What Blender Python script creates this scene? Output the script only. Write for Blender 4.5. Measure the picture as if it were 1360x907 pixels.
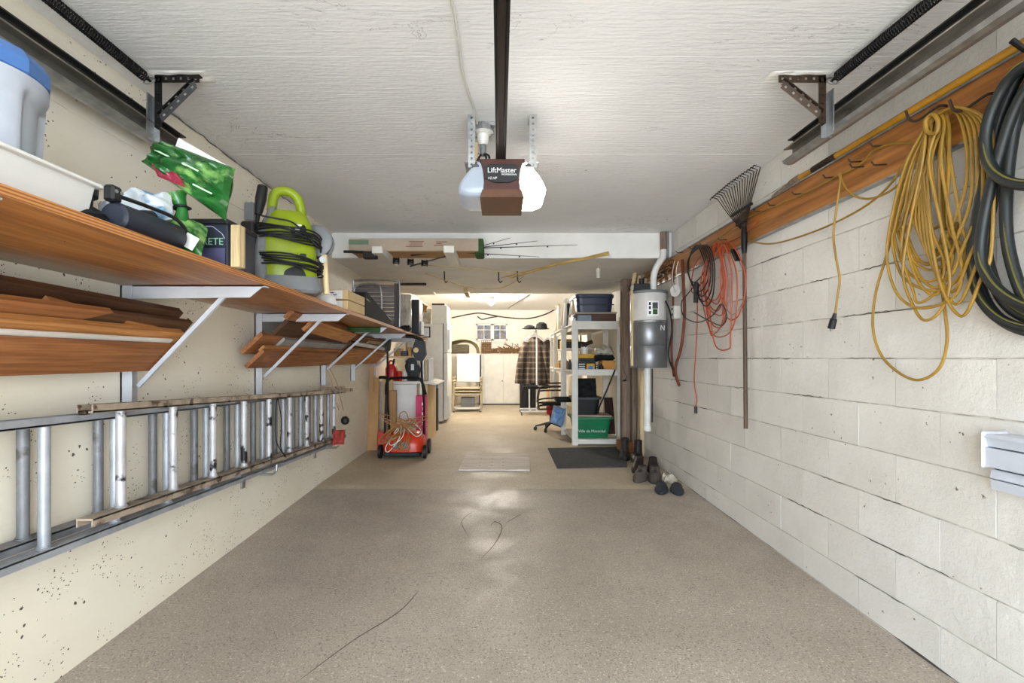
import bpy, bmesh, math, random
from mathutils import Vector, Matrix, noise

for _o in list(bpy.data.objects):
    bpy.data.objects.remove(_o)
SC = bpy.context.scene
COL = SC.collection
rnd = random.Random(7)

# ------------------------------------------------------------------ camera, sky, light, exposure
F, CX, CY, CH = 630.0, 663.0, 476.0, 1.12      # focal length / vanishing point of a 1360x907 frame, eye height
cam_d = bpy.data.cameras.new('camera')
cam = bpy.data.objects.new('camera', cam_d)
COL.objects.link(cam)
cam.location = (0, 0, CH)
cam.rotation_euler = (math.pi / 2, 0, 0)
cam_d.sensor_width = 36
cam_d.lens = 36 * F / 1360
cam_d.shift_x = (680 - CX) / 1360
cam_d.shift_y = (CY - 453.5) / 1360
cam_d.clip_start = 0.02
SC.camera = cam

world = bpy.data.worlds.new('sky')
SC.world = world
world.use_nodes = True
bg = world.node_tree.nodes['Background']
bg.inputs['Color'].default_value = (0.76, 0.88, 1.0, 1)
bg.inputs['Strength'].default_value = 9.5

def area_light(name, loc, rot, sx, sy, power, color=(1, 1, 1), portal=False):
    d = bpy.data.lights.new(name, 'AREA')
    d.shape = 'RECTANGLE'; d.size = sx; d.size_y = sy; d.energy = power; d.color = color
    o = bpy.data.objects.new(name, d); COL.objects.link(o)
    o.location = loc; o.rotation_euler = rot
    if portal: d.cycles.is_portal = True
    return o
DOOR_Y = -1.7  # unseen open doorway, set this far back to even out the added daylight
area_light('added_daylight_portal', (0.02, DOOR_Y - 0.02, 1.03), (math.pi / 2, 0, 0), 3.0, 2.1, 1, portal=True)
sun_d = bpy.data.lights.new('sun', 'SUN'); sun_d.energy = 15; sun_d.angle = math.radians(2); sun_d.color = (1, .98, .96)
sun = bpy.data.objects.new('sun', sun_d); COL.objects.link(sun); sun.rotation_euler = (math.radians(26), 0, math.radians(6))  # added sun on the driveway, its bounce brightens the ceiling
BULB_REAR = 2250.0      # emission of the bare bulb at the back
LENS_GLOW = 19.0       # emission of the lit lens of the door opener
SC.view_settings.view_transform = 'Standard'
SC.view_settings.look = 'None'
SC.view_settings.exposure = 0.63
SC.view_settings.gamma = 1
SC.view_settings.use_curve_mapping = False
SC.cycles.max_bounces = 10
SC.cycles.diffuse_bounces = 6
SC.cycles.sample_clamp_indirect = 6

# ------------------------------------------------------------------ helpers
def P(px, py, Y):
    return Vector(((px - CX) * Y / F, Y, CH - (py - CY) * Y / F))
def PX(px, py, X):
    return P(px, py, F * X / (px - CX))
def lin(c):
    return tuple(((v / 255) / 12.92) if v / 255 <= 0.04045 else ((v / 255 + 0.055) / 1.055) ** 2.4 for v in c) + (1,)
def fz(Y):
    return -0.018 * (4.17 - Y) if Y < 4.17 else 0.0

class G:      # small node graph helper
    def __init__(s, name):
        s.m = bpy.data.materials.new(name); s.m.use_nodes = True
        s.t = s.m.node_tree; s.b = s.t.nodes['Principled BSDF']
        tc = s.n('ShaderNodeTexCoord'); oi = s.n('ShaderNodeObjectInfo')
        ad = s.n('ShaderNodeVectorMath', operation='MULTIPLY_ADD')
        s.t.links.new(oi.outputs['Random'], ad.inputs[0]); ad.inputs[1].default_value = (7, 7, 7)
        s.t.links.new(tc.outputs['Object'], ad.inputs[2])
        s.co = ad.outputs[0]; s.raw = tc.outputs['Object']; s.h = None
    def n(s, t, **k):
        x = s.t.nodes.new(t)
        for a, v in k.items(): setattr(x, a, v)
        return x
    def l(s, a, b): s.t.links.new(a, b)
    def mp(s, scale, src=None):
        m = s.n('ShaderNodeMapping'); m.inputs['Scale'].default_value = scale
        s.l(src or s.co, m.inputs['Vector']); return m.outputs[0]
    def noise(s, scale, stretch=(1, 1, 1), detail=4, rough=0.55, dist=0, src=None):
        x = s.n('ShaderNodeTexNoise'); x.inputs['Scale'].default_value = scale; x.inputs['Detail'].default_value = detail
        x.inputs['Roughness'].default_value = rough; x.inputs['Distortion'].default_value = dist
        s.l(s.mp(stretch, src), x.inputs['Vector']); return x.outputs[0]
    def ramp(s, src, stops):
        r = s.n('ShaderNodeValToRGB'); e = r.color_ramp.elements
        while len(e) < len(stops): e.new(0.5)
        for k, (p, c) in enumerate(stops):
            e[k].position = p; e[k].color = c if len(c) == 4 else lin(c)
        s.l(src, r.inputs[0]); return r.outputs[0]
    def mix(s, fac, a, b, mode='MIX'):
        x = s.n('ShaderNodeMix', data_type='RGBA', blend_type=mode)
        for v, i in ((fac, 0), (a, 6), (b, 7)):
            if hasattr(v, 'is_linked'): s.l(v, x.inputs[i])
            else: x.inputs[i].default_value = v if i == 0 or len(v) == 4 else lin(v)
        return x.outputs[2]
    def math(s, op, a, b=0.0):
        x = s.n('ShaderNodeMath', operation=op)
        for v, i in ((a, 0), (b, 1)):
            if hasattr(v, 'is_linked'): s.l(v, x.inputs[i])
            else: x.inputs[i].default_value = v
        return x.outputs[0]
    def bump(s, h, strength, dist=0.01):
        x = s.n('ShaderNodeBump'); x.inputs['Strength'].default_value = strength; x.inputs['Distance'].default_value = dist
        s.l(h, x.inputs['Height'])
        if s.h: s.l(s.h, x.inputs['Normal'])
        s.h = x.outputs[0]; s.l(s.h, s.b.inputs['Normal'])
    def col(s, v):
        if hasattr(v, 'is_linked'): s.l(v, s.b.inputs['Base Color'])
        else: s.b.inputs['Base Color'].default_value = lin(v)
        return s
    def pr(s, **k):
        for a, v in k.items():
            i = s.b.inputs[a.replace('_', ' ')]
            if hasattr(v, 'is_linked'): s.l(v, i)
            else: i.default_value = v
        return s

def mat(name, c, rough=0.55, metal=0.0, var=0.10, vs=9.0, bump=0.0, bs=80.0, st=(1, 1, 1), dirt=None, dirt_s=14.0, dirt_t=0.62, **kw):
    g = G(name)
    lo = tuple(max(0, v * (1 - var)) for v in c); hi = tuple(min(255, v * (1 + var * 0.6)) for v in c)
    k = g.ramp(g.noise(vs, st), [(0.3, lo), (0.7, hi)])
    if dirt:
        k = g.mix(g.ramp(g.noise(dirt_s, st, 6), [(dirt_t, (0, 0, 0)), (dirt_t + 0.07, (255, 255, 255))]), k, dirt)
    g.col(k); g.pr(Roughness=rough, Metallic=metal, **kw)
    if bump: g.bump(g.noise(bs, st, 3), bump, 0.004)
    return g.m
def wood(name, dark, mid, light, axis='y', scale=16.0, rough=0.6, bump=0.15):
    g = G(name); s = {'x': (0.05, 1, 1), 'y': (1, 0.05, 1), 'z': (1, 1, 0.05)}[axis]
    a = g.ramp(g.noise(scale, s, 6, 0.6, 0.6), [(0.25, dark), (0.5, mid), (0.75, light)])
    b = g.ramp(g.noise(scale * 8, s, 3), [(0.35, (160, 150, 140)), (0.6, (255, 255, 255))])
    g.col(g.mix(0.6, a, b, 'MULTIPLY')); g.pr(Roughness=rough)
    g.bump(g.noise(scale * 6, s, 4), bump, 0.003)
    return g.m

# walls
g = G('cream_poured_wall_paint')
k = g.ramp(g.noise(1.3, (1, 1, 1), 5), [(0.3, (226, 215, 192)), (0.7, (240, 232, 215))])
k = g.mix(g.ramp(g.noise(2.0, (1, 0.5, 3), 5), [(0.55, (0, 0, 0)), (0.8, (110, 110, 110))]), k, (212, 194, 162))
vor = g.n('ShaderNodeTexVoronoi'); vor.inputs['Scale'].default_value = 26; g.l(g.raw, vor.inputs['Vector'])
pit = g.math('MULTIPLY', g.math('LESS_THAN', vor.outputs['Distance'], g.ramp(g.noise(60, detail=2), [(.35, (0.02,)*3+(1,)), (.7, (0.24,)*3+(1,))])), g.math('GREATER_THAN', g.noise(2.6, detail=2), 0.57))
vor2 = g.n('ShaderNodeTexVoronoi'); vor2.inputs['Scale'].default_value = 60; g.l(g.mp((1, 1, 1.4), g.raw), vor2.inputs['Vector'])
pit2 = g.math('MULTIPLY', g.math('LESS_THAN', vor2.outputs['Distance'], g.ramp(g.noise(90, detail=2), [(.35, (0.02,)*3+(1,)), (.7, (0.34,)*3+(1,))])), g.math('GREATER_THAN', g.noise(5, detail=3), 0.555))
pits = g.math('MAXIMUM', pit, pit2)
g.col(g.mix(pits, k, (92, 80, 66))); g.pr(Roughness=0.62)
sx = g.n('ShaderNodeSeparateXYZ'); g.l(g.raw, sx.inputs[0])
gr = g.math('LESS_THAN', g.math('FRACT', g.math('MULTIPLY', sx.outputs['Z'], 5.3)), 0.035)
g.bump(g.math('ADD', g.math('MULTIPLY', g.noise(26, (1, 0.35, 1), 5), 0.7), g.math('MULTIPLY', gr, -0.5)), 0.35, 0.012)
g.bump(g.math('MULTIPLY', pits, -1.0), 0.6, 0.006)
M_WALL_L = g.m

g = G('off_white_block_paint')
k = g.ramp(g.noise(2.2, detail=5), [(0.3, (204, 200, 193)), (0.7, (220, 217, 211))])
spk = g.ramp(g.noise(38, detail=2), [(0.70, (0, 0, 0)), (0.74, (255, 255, 255))])
g.col(g.mix(g.math('MULTIPLY', spk, g.math('GREATER_THAN', g.noise(5, detail=2), 0.55)), k, (120, 108, 94)))
g.pr(Roughness=0.6)
g.bump(g.noise(24, detail=6, rough=0.65), 0.45, 0.012); g.bump(g.noise(140, detail=3), 0.3, 0.004)
M_BLOCK = g.m
g = G('block_joint_paint')
g.col(g.ramp(g.noise(14, detail=4), [(0.45, (176, 169, 158)), (0.62, (228, 223, 214))])); g.pr(Roughness=0.75)
M_JOINT = g.m

g = G('white_board_marked_ceiling_paint')
k = g.ramp(g.noise(1.1, detail=4), [(0.3, (220, 220, 220)), (0.7, (233, 233, 233))])
cr = g.ramp(g.noise(3.0, (0.6, 1.6, 1), 6, 0.6, 1.2), [(0.4965, (0, 0, 0)), (0.5, (255, 255, 255)), (0.5035, (0, 0, 0))])
k = g.mix(g.math('MULTIPLY', cr, g.math('GREATER_THAN', g.noise(0.9, detail=2), 0.58)), k, (150, 146, 142))
g.col(k); g.pr(Roughness=0.6)
g.bump(g.noise(64, (0.07, 1, 1), 5, 0.7, 0.15), 0.42, 0.010)
g.bump(g.noise(70, (0.35, 1, 1), 4, 0.6), 0.30, 0.006)
M_CEIL = g.m
M_BEAM = mat('smooth_white_beam_paint', (230, 228, 223), 0.6, var=0.05, vs=2.5, bump=0.1, bs=30, dirt=(176, 172, 166), dirt_s=5, dirt_t=0.68)
M_BACKWALL = mat('rear_block_wall_paint', (236, 232, 222), 0.65, var=0.05, vs=2, bump=0.3, bs=24)

def floor_mat(name, a, b, spec, rlo, rhi):
    g = G(name)
    k = g.ramp(g.noise(1.6, detail=6, rough=0.65), [(0.3, a), (0.7, b)])
    k = g.mix(g.ramp(g.noise(120, detail=2), [(0.38, (215, 215, 215)), (0.42, (0, 0, 0))]), k, spec)
    k = g.mix(g.ramp(g.noise(125, detail=2, src=g.co), [(0.61, (0, 0, 0)), (0.65, (205, 205, 205))]), k, tuple(min(255, v + 44) for v in b))
    k = g.mix(g.ramp(g.noise(0.9, detail=5), [(0.45, (0, 0, 0)), (0.75, (120, 120, 120))]), k, tuple(v * .82 for v in a))
    g.col(k)
    g.pr(Roughness=g.ramp(g.noise(3.5, detail=5), [(0.35, (rlo,) * 3 + (1,)), (0.65, (rhi,) * 3 + (1,))]))
    g.pr(Specular_IOR_Level=0.35)
    g.bump(g.noise(5, detail=6), 0.3, 0.012); g.bump(g.noise(110, detail=2), 0.35, 0.003)
    return g.m
M_FLOOR = floor_mat('taupe_speckled_floor_coating', (154, 143, 130), (172, 161, 148), (104, 94, 84), 0.36, 0.62)
M_FLOOR_B = floor_mat('worn_tan_floor_coating', (172, 160, 138), (190, 177, 154), (140, 126, 106), 0.45, 0.65)
M_DRIVE = mat('driveway_concrete', (176, 172, 165), 0.85, bump=0.2)

# woods
def plywood():
    m = wood('orange_brown_varnished_plywood', (112, 66, 26), (168, 106, 48), (196, 142, 82), 'y', 7, 0.42); t = m.node_tree; b = t.nodes['Principled BSDF']
    L = t.links; src = b.inputs['Base Color'].links[0].from_socket
    tc = t.nodes.new('ShaderNodeTexCoord'); sp = t.nodes.new('ShaderNodeSeparateXYZ'); L.new(tc.outputs['Object'], sp.inputs[0])
    mp = t.nodes.new('ShaderNodeMapping'); mp.inputs['Scale'].default_value = (1, .25, 1); L.new(tc.outputs['Object'], mp.inputs[0])
    nz = t.nodes.new('ShaderNodeTexNoise'); nz.inputs['Scale'].default_value = 5; nz.inputs['Detail'].default_value = 5; L.new(mp.outputs[0], nz.inputs['Vector'])
    mr = t.nodes.new('ShaderNodeMapRange'); mr.inputs['From Min'].default_value = .42; mr.inputs['From Max'].default_value = .02; L.new(sp.outputs['X'], mr.inputs['Value'])
    mu = t.nodes.new('ShaderNodeMath'); mu.operation = 'MULTIPLY'; L.new(nz.outputs[0], mu.inputs[0]); L.new(mr.outputs[0], mu.inputs[1])
    ra = t.nodes.new('ShaderNodeMapRange'); ra.inputs['From Min'].default_value = .25; ra.inputs['From Max'].default_value = .5; ra.inputs['To Max'].default_value = .75; L.new(mu.outputs[0], ra.inputs['Value'])
    mx = t.nodes.new('ShaderNodeMix'); mx.data_type = 'RGBA'; L.new(ra.outputs[0], mx.inputs[0]); L.new(src, mx.inputs[6]); mx.inputs[7].default_value = lin((188, 176, 160)); L.new(mx.outputs[2], b.inputs['Base Color'])
    return m
M_PLY = plywood()
g = G('layered_plywood_edge'); sx = g.n('ShaderNodeSeparateXYZ'); g.l(g.raw, sx.inputs[0])
g.col(g.mix(g.math('LESS_THAN', g.math('FRACT', g.math('MULTIPLY', sx.outputs['Z'], 130)), 0.45), (190, 132, 74), (140, 82, 38))); g.pr(Roughness=0.6); M_PLYEDGE = g.m
M_PINE = wood('honey_pine_plank', (150, 94, 46), (190, 130, 72), (212, 156, 96), 'y', 8)
M_FIR = wood('red_brown_fir_plank', (112, 68, 34), (160, 102, 58), (184, 126, 76), 'y', 9)
M_DARKW = wood('dark_brown_old_plank', (52, 32, 18), (84, 54, 32), (112, 76, 46), 'y', 9)
M_TRIMW = wood('orange_varnished_board', (118, 72, 28), (166, 106, 46), (190, 134, 70), 'y', 6, 0.5)
M_POST = wood('weathered_brown_post', (106, 88, 74), (140, 120, 104), (164, 144, 126), 'z', 10, 0.8)
M_PALEW = wood('pale_yellow_lumber', (196, 168, 120), (220, 196, 150), (232, 212, 170), 'z', 8)
M_PALEWX = wood('pale_lumber_block', (188, 156, 110), (212, 182, 134), (226, 202, 158), 'x', 8)
M_HANDLE = wood('grey_brown_ash_handle', (58, 45, 34), (84, 67, 52), (108, 90, 72), 'z', 14, 0.7)
M_WHITEBOARD = wood('whitewashed_plywood_sheet', (206, 196, 184), (222, 213, 202), (232, 226, 216), 'x', 6, 0.7)
M_CARD = mat('brown_cardboard', (178, 138, 92), 0.85, var=0.08, vs=4)
M_CARD_L = mat('pale_tan_cardboard', (214, 184, 138), 0.85, var=0.06, vs=4)
M_CARD_G = mat('greyish_cardboard', (176, 158, 140), 0.85, var=0.08, vs=3)

# metals, plastics, fabric
M_ALU = mat('dull_aluminium', (172, 175, 180), 0.48, 0.4, 0.12, 10, bump=0.1, bs=60, dirt=(120, 118, 116), dirt_s=7, dirt_t=0.66)
M_ALU_D = mat('shaded_old_aluminium', (138, 139, 142), 0.55, 0.4, 0.15, 8, dirt=(104, 100, 96), dirt_s=8, dirt_t=0.6)  # rear ladder section: shade put into the aluminium colour
M_ALU_P = mat('paint_splattered_aluminium', (184, 182, 182), 0.5, 0.35, 0.1, 10, bump=0.2, bs=50, dirt=(34, 32, 36), dirt_s=15, dirt_t=0.56)
M_RAIL_P = mat('grimy_painted_ladder_rail', (166, 150, 132), 0.6, 0.3, 0.2, 14, bump=0.2, bs=60, dirt=(84, 66, 50), dirt_s=16, dirt_t=0.55)
M_GALV = mat('galvanised_steel', (170, 172, 172), 0.42, 0.85, 0.12, 20, dirt=(120, 112, 100), dirt_s=9, dirt_t=0.68)
M_TRACK = mat('worn_galvanised_track', (150, 146, 138), 0.4, 0.8, 0.14, 12)
M_TRACK_D = mat('shaded_track_angle', (70, 68, 64), 0.5, 0.7, 0.2, 12)  # darker steel, the shadow on the angle put into its colour
M_BRACK = mat('white_painted_bracket', (190, 191, 195), 0.45, 0.0, 0.05, 8, dirt=(160, 156, 152), dirt_s=12, dirt_t=0.7)
M_BLACKM = mat('black_steel', (26, 25, 25), 0.45, 0.5, 0.2)
M_BROWNM = mat('dark_brown_steel', (58, 44, 32), 0.55, 0.5, 0.25, 14)
M_BLACK = mat('black_plastic', (17, 17, 18), 0.55, var=0.15)
M_BLACKF = mat('black_fabric', (22, 22, 24), 0.9, var=0.2, bump=0.3, bs=200)
M_WHITEP = mat('white_plastic', (226, 226, 224), 0.4, var=0.03)
M_WHITEPT = mat('white_painted_wood', (224, 220, 210), 0.5, var=0.05, vs=6, dirt=(176, 164, 146), dirt_s=9, dirt_t=0.7)
M_ENAMEL = mat('white_enamel', (222, 220, 214), 0.3, var=0.03)
M_TUB = mat('milky_white_tub_plastic', (222, 221, 216), 0.45, var=0.04, vs=4, dirt=(150, 146, 138), dirt_s=16, dirt_t=0.72)
M_COOLER = mat('pale_grey_cooler_plastic', (172, 178, 188), 0.4, var=0.04)
M_BLUE = mat('blue_lid_plastic', (70, 112, 172), 0.45, var=0.06)
M_LIME = mat('lime_green_plastic', (140, 158, 16), 0.38, var=0.05)
M_GREYP = mat('grey_plastic', (118, 120, 122), 0.45, var=0.06)
M_GREYD = mat('charcoal_plastic', (66, 67, 70), 0.45, var=0.08)
M_NAVY = mat('navy_plastic', (44, 52, 74), 0.4, var=0.08)
M_NAVYD = mat('dark_navy_card', (34, 40, 54), 0.5, var=0.12)
M_GREENB = mat('green_bin_plastic', (16, 118, 74), 0.42, var=0.06)
M_BAG = mat('glossy_green_bag_film', (34, 98, 40), 0.22, var=0.25, vs=9, bump=0.35, bs=26, dirt=(130, 176, 96), dirt_s=6, dirt_t=0.56)
M_BAG2 = mat('white_and_blue_bag_film', (214, 220, 224), 0.25, var=0.08, vs=9, bump=0.35, bs=26, dirt=(104, 150, 186), dirt_s=10, dirt_t=0.56)
M_BAGW = mat('white_bag_film', (230, 230, 228), 0.3, var=0.04, bump=0.3, bs=20)
M_RED = mat('red_plastic', (198, 34, 26), 0.35, var=0.1)
M_ORANGE = mat('orange_red_plastic', (204, 52, 20), 0.35, var=0.08)
M_MAGENTA = mat('magenta_card', (206, 30, 96), 0.5, var=0.08)
M_YCORD = mat('yellow_cord_jacket', (150, 114, 34), 0.5, var=0.12, vs=14)
M_YPOLE = mat('yellow_fibreglass', (176, 124, 28), 0.35, var=0.15, vs=6, dirt=(140, 96, 30), dirt_s=10, dirt_t=0.62)
M_HOSE = mat('black_green_hose_rubber', (20, 26, 25), 0.5, var=0.2, vs=12)
M_HSTRIPE = mat('olive_yellow_stripe', (100, 94, 40), 0.5)
M_OCORD = mat('orange_cord_jacket', (172, 70, 34), 0.5, var=0.1)
M_RUST = mat('rust_brown_belt', (110, 56, 36), 0.6, var=0.2)
M_COPPER = mat('tan_cord_jacket', (168, 116, 70), 0.5, var=0.15)
M_BROWNBODY = mat('dark_brown_opener_plastic', (66, 27, 16), 0.4, var=0.08)
M_MAT = mat('charcoal_mat', (66, 66, 68), 0.95, var=0.15, vs=30, bump=0.4, bs=220)
M_TAN = mat('tan_canvas', (190, 176, 146), 0.8, var=0.1, bump=0.2, bs=40)
M_JACKOR = mat('rust_orange_cloth', (176, 112, 76), 0.85, var=0.15, bump=0.2, bs=30)
M_WICK = mat('dried_brown_stems', (140, 108, 72), 0.9, var=0.3, vs=30)
M_YELLOW = mat('yellow_carton', (216, 168, 40), 0.6, var=0.08)
M_ORNGB = mat('orange_tan_carton', (206, 146, 72), 0.6, var=0.1)
M_BLUEBAG = mat('blue_bag_film', (134, 168, 210), 0.35, var=0.15, bump=0.4, bs=30)
M_PAPER = mat('white_printed_label', (232, 232, 230), 0.5, var=0.02)
M_GREYBLUE = mat('grey_blue_plastic', (120, 132, 146), 0.4, var=0.08)
M_TILEG = mat('grey_vinyl_strap', (104, 96, 94), 0.5, var=0.1)
M_CANW = mat('off_white_enamel_canister', (206, 202, 196), 0.35, var=0.04)
M_CANG = mat('silver_grey_enamel', (128, 128, 130), 0.33, 0.6, 0.06)
M_PVC = mat('white_pvc', (216, 214, 208), 0.4, var=0.06, dirt=(170, 160, 146), dirt_s=10, dirt_t=0.68)
M_SHOE = mat('brown_suede', (78, 68, 62), 0.9, var=0.15)
M_SHOEB = mat('black_leather', (34, 28, 26), 0.5, var=0.2)
M_SOLE = mat('worn_rubber_sole', (72, 66, 60), 0.7)
M_SLIP = mat('dark_navy_foam', (36, 40, 48), 0.8, var=0.1)
M_REDW = mat('mahogany_wood_tray', (92, 56, 36), 0.5, var=0.2, vs=8, st=(0.2, 1, 1))
M_GREENF = mat('green_felt', (54, 84, 40), 0.85, var=0.2)
M_STRAW = mat('tan_bamboo', (186, 156, 84), 0.6, var=0.15)
M_GLASSJ = mat('amber_glass', (150, 96, 40), 0.15, var=0.2)
M_LENS = mat('faint_glow_lens_plastic', (158, 168, 180), 0.3, var=0.03, bump=0.15, bs=30, Transmission_Weight=0.15, Emission_Color=lin((206, 220, 240)), Emission_Strength=0.08)  # faint emission stands in for bulb light showing through the unlit lens
M_CLEAR = mat('milky_clear_bag_film', (196, 188, 172), 0.25, var=0.15, vs=12, bump=0.8, bs=30)

def emit(name, c, s):
    g = G(name); g.col(c); g.pr(Emission_Color=lin(c), Emission_Strength=s); return g.m
M_BULB = emit('lit_bulb_glass', (255, 246, 232), BULB_REAR)
M_LITLENS = emit('lit_lens_plastic', (255, 246, 236), LENS_GLOW)
g = G('window_glass'); g.col((230, 236, 240)); g.pr(Roughness=0.05, Transmission_Weight=1.0, IOR=1.1); M_GLASS = g.m
g = G('plaid_wool_cloth')
sx = g.n('ShaderNodeSeparateXYZ'); g.l(g.raw, sx.inputs[0])
def band(v, f, w, ph=0.0): return g.math('LESS_THAN', g.math('FRACT', g.math('MULTIPLY_ADD' if 0 else 'ADD', g.math('MULTIPLY', v, f), ph)), w)
k = g.mix(g.math('MULTIPLY', band(sx.outputs['X'], 9, 0.45), 0.75), (104, 88, 74), (46, 40, 36))
k = g.mix(g.math('MULTIPLY', band(sx.outputs['Z'], 9, 0.45), 0.55), k, (42, 35, 31))
k = g.mix(g.math('MULTIPLY', band(sx.outputs['X'], 9, 0.08, 0.3), 0.5), k, (150, 136, 118))
k = g.mix(g.math('MULTIPLY', band(sx.outputs['Z'], 9, 0.08, 0.3), 0.4), k, (196, 180, 158))
g.col(k); g.pr(Roughness=0.95); M_PLAID = g.m

# ------------------------------------------------------------------ mesh builder
def catmull(pts, n=6, closed=False):
    pts = [Vector(p) for p in pts]; N = len(pts); out = []
    if N < 3: return pts
    rng = range(N) if closed else range(N - 1)
    for i in rng:
        if closed: a, b, c, d = pts[i - 1], pts[i], pts[(i + 1) % N], pts[(i + 2) % N]
        else: a, b, c, d = pts[max(i - 1, 0)], pts[i], pts[i + 1], pts[min(i + 2, N - 1)]
        for k in range(n):
            t = k / n
            out.append(0.5 * ((2 * b) + (c - a) * t + (2 * a - 5 * b + 4 * c - d) * t * t + (3 * b - a - 3 * c + d) * t ** 3))
    if not closed: out.append(pts[-1])
    return out

class MB:
    def __init__(s, M=None):
        s.v = []; s.f = []; s.mi = []; s.cur = 0; s.M = M
    def add(s, vs, fs):
        o = len(s.v)
        for p in vs:
            p = Vector(p); s.v.append(s.M @ p if s.M else p)
        for f in fs:
            s.f.append(tuple(o + i for i in f)); s.mi.append(s.cur)
        return s
    def bm(s, b):
        b.verts.index_update()
        vs = [v.co.copy() for v in b.verts]; fs = [[v.index for v in f.verts] for f in b.faces]
        b.free(); return s.add(vs, fs)
    def box(s, x0, x1, y0, y1, z0, z1, bev=0.0, seg=1):
        b = bmesh.new(); bmesh.ops.create_cube(b, size=1)
        for v in b.verts:
            v.co = Vector((x0 + (v.co.x + .5) * (x1 - x0), y0 + (v.co.y + .5) * (y1 - y0), z0 + (v.co.z + .5) * (z1 - z0)))
        if bev: bmesh.ops.bevel(b, geom=list(b.edges), offset=bev, segments=seg, affect='EDGES', profile=0.5)
        return s.bm(b)
    def bar(s, p0, p1, w, h, up=(0, 0, 1), bev=0.0):
        p0 = Vector(p0); p1 = Vector(p1); d = (p1 - p0); L = d.length; d.normalize()
        u = Vector(up); sd = d.cross(u)
        if sd.length < 1e-4: sd = d.cross(Vector((1, 0, 0)))
        sd.normalize(); u = sd.cross(d)
        b = bmesh.new(); bmesh.ops.create_cube(b, size=1)
        for v in b.verts:
            c = v.co.copy(); v.co = p0 + d * ((c.y + .5) * L) + sd * (c.x * w) + u * (c.z * h)
        if bev: bmesh.ops.bevel(b, geom=list(b.edges), offset=bev, segments=1, affect='EDGES')
        bmesh.ops.recalc_face_normals(b, faces=list(b.faces))
        return s.bm(b)
    def prism(s, poly, f0, f1):      # poly 2-D, f0/f1 map a 2-D point to 3-D for either end
        n = len(poly); a = [f0(*p) for p in poly]; c = [f1(*p) for p in poly]
        b = bmesh.new(); va = [b.verts.new(p) for p in a]; vc = [b.verts.new(p) for p in c]
        b.faces.new(va); b.faces.new(vc[::-1])
        for i in range(n): b.faces.new((va[i], va[(i + 1) % n], vc[(i + 1) % n], vc[i]))
        bmesh.ops.recalc_face_normals(b, faces=list(b.faces))
        return s.bm(b)
    def tube(s, pts, r, n=8, closed=False):
        pts = [Vector(p) for p in pts]; N = len(pts)
        rs = r if isinstance(r, (list, tuple)) else [r] * N
        t0 = (pts[1] - pts[0]).normalized(); up = Vector((0, 0, 1)) if abs(t0.z) < 0.9 else Vector((1, 0, 0))
        nrm = (up - t0 * up.dot(t0)).normalized(); vs = []; fs = []
        for i, p in enumerate(pts):
            if closed: t = pts[(i + 1) % N] - pts[i - 1]
            else: t = pts[min(i + 1, N - 1)] - pts[max(i - 1, 0)]
            if t.length < 1e-9: t = t0.copy()
            t.normalize(); nn = nrm - t * nrm.dot(t)
            nrm = nn.normalized() if nn.length > 1e-6 else nrm
            bn = t.cross(nrm)
            for k in range(n):
                a = 2 * math.pi * k / n
                vs.append(p + (nrm * math.cos(a) + bn * math.sin(a)) * rs[i])
        for i in range(N if closed else N - 1):
            j = (i + 1) % N
            for k in range(n):
                fs.append((i * n + k, i * n + (k + 1) % n, j * n + (k + 1) % n, j * n + k))
        if not closed:
            fs.append(tuple(range(n - 1, -1, -1))); fs.append(tuple((N - 1) * n + k for k in range(n)))
        return s.add(vs, fs)
    def cyl(s, p0, p1, r, n=16, r1=None): return s.tube([p0, p1], [r, r if r1 is None else r1], n)
    def lathe(s, prof, c, n=24, axis=None, mod=None):      # prof [(r, z)], closed with caps
        c = Vector(c); vs = []; fs = []
        R = Vector(axis).to_track_quat('Z', 'Y').to_matrix() if axis else None
        for (r, z) in prof:
            for k in range(n):
                a = 2 * math.pi * k / n; rr = r * (mod(a, z) if mod else 1)
                p = Vector((rr * math.cos(a), rr * math.sin(a), z)); vs.append(c + (R @ p if R else p))
        for i in range(len(prof) - 1):
            for k in range(n):
                fs.append((i * n + k, i * n + (k + 1) % n, (i + 1) * n + (k + 1) % n, (i + 1) * n + k))
        fs.append(tuple(range(n - 1, -1, -1))); fs.append(tuple((len(prof) - 1) * n + k for k in range(n)))
        return s.add(vs, fs)
    def ball(s, c, r, n=12, sc=(1, 1, 1)):
        m = n // 2
        return s.lathe([(max(1e-4, r * sc[0] * math.sin(math.pi * i / m)), -r * sc[2] * math.cos(math.pi * i / m)) for i in range(m + 1)], c, n)
    def loft(s, secs):      # closed rings with equal counts
        n = len(secs[0]); vs = [p for q in secs for p in q]; fs = []
        for i in range(len(secs) - 1):
            for k in range(n): fs.append((i * n + k, i * n + (k + 1) % n, (i + 1) * n + (k + 1) % n, (i + 1) * n + k))
        fs.append(tuple(range(n - 1, -1, -1))); fs.append(tuple((len(secs) - 1) * n + k for k in range(n)))
        return s.add(vs, fs)
    def sheet(s, fn, nu, nv, thick=None):      # fn(u, v) -> point
        vs = [Vector(fn(i / nu, j / nv)) for j in range(nv + 1) for i in range(nu + 1)]
        w = nu + 1
        fs = [(j * w + i, j * w + i + 1, (j + 1) * w + i + 1, (j + 1) * w + i) for j in range(nv) for i in range(nu)]
        if thick:
            b = bmesh.new(); bv = [b.verts.new(p) for p in vs]
            for f in fs: b.faces.new([bv[i] for i in f])
            bmesh.ops.recalc_face_normals(b, faces=list(b.faces)); b.normal_update()
            bmesh.ops.solidify(b, geom=list(b.faces), thickness=thick)
            return s.bm(b)
        return s.add(vs, fs)
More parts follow.
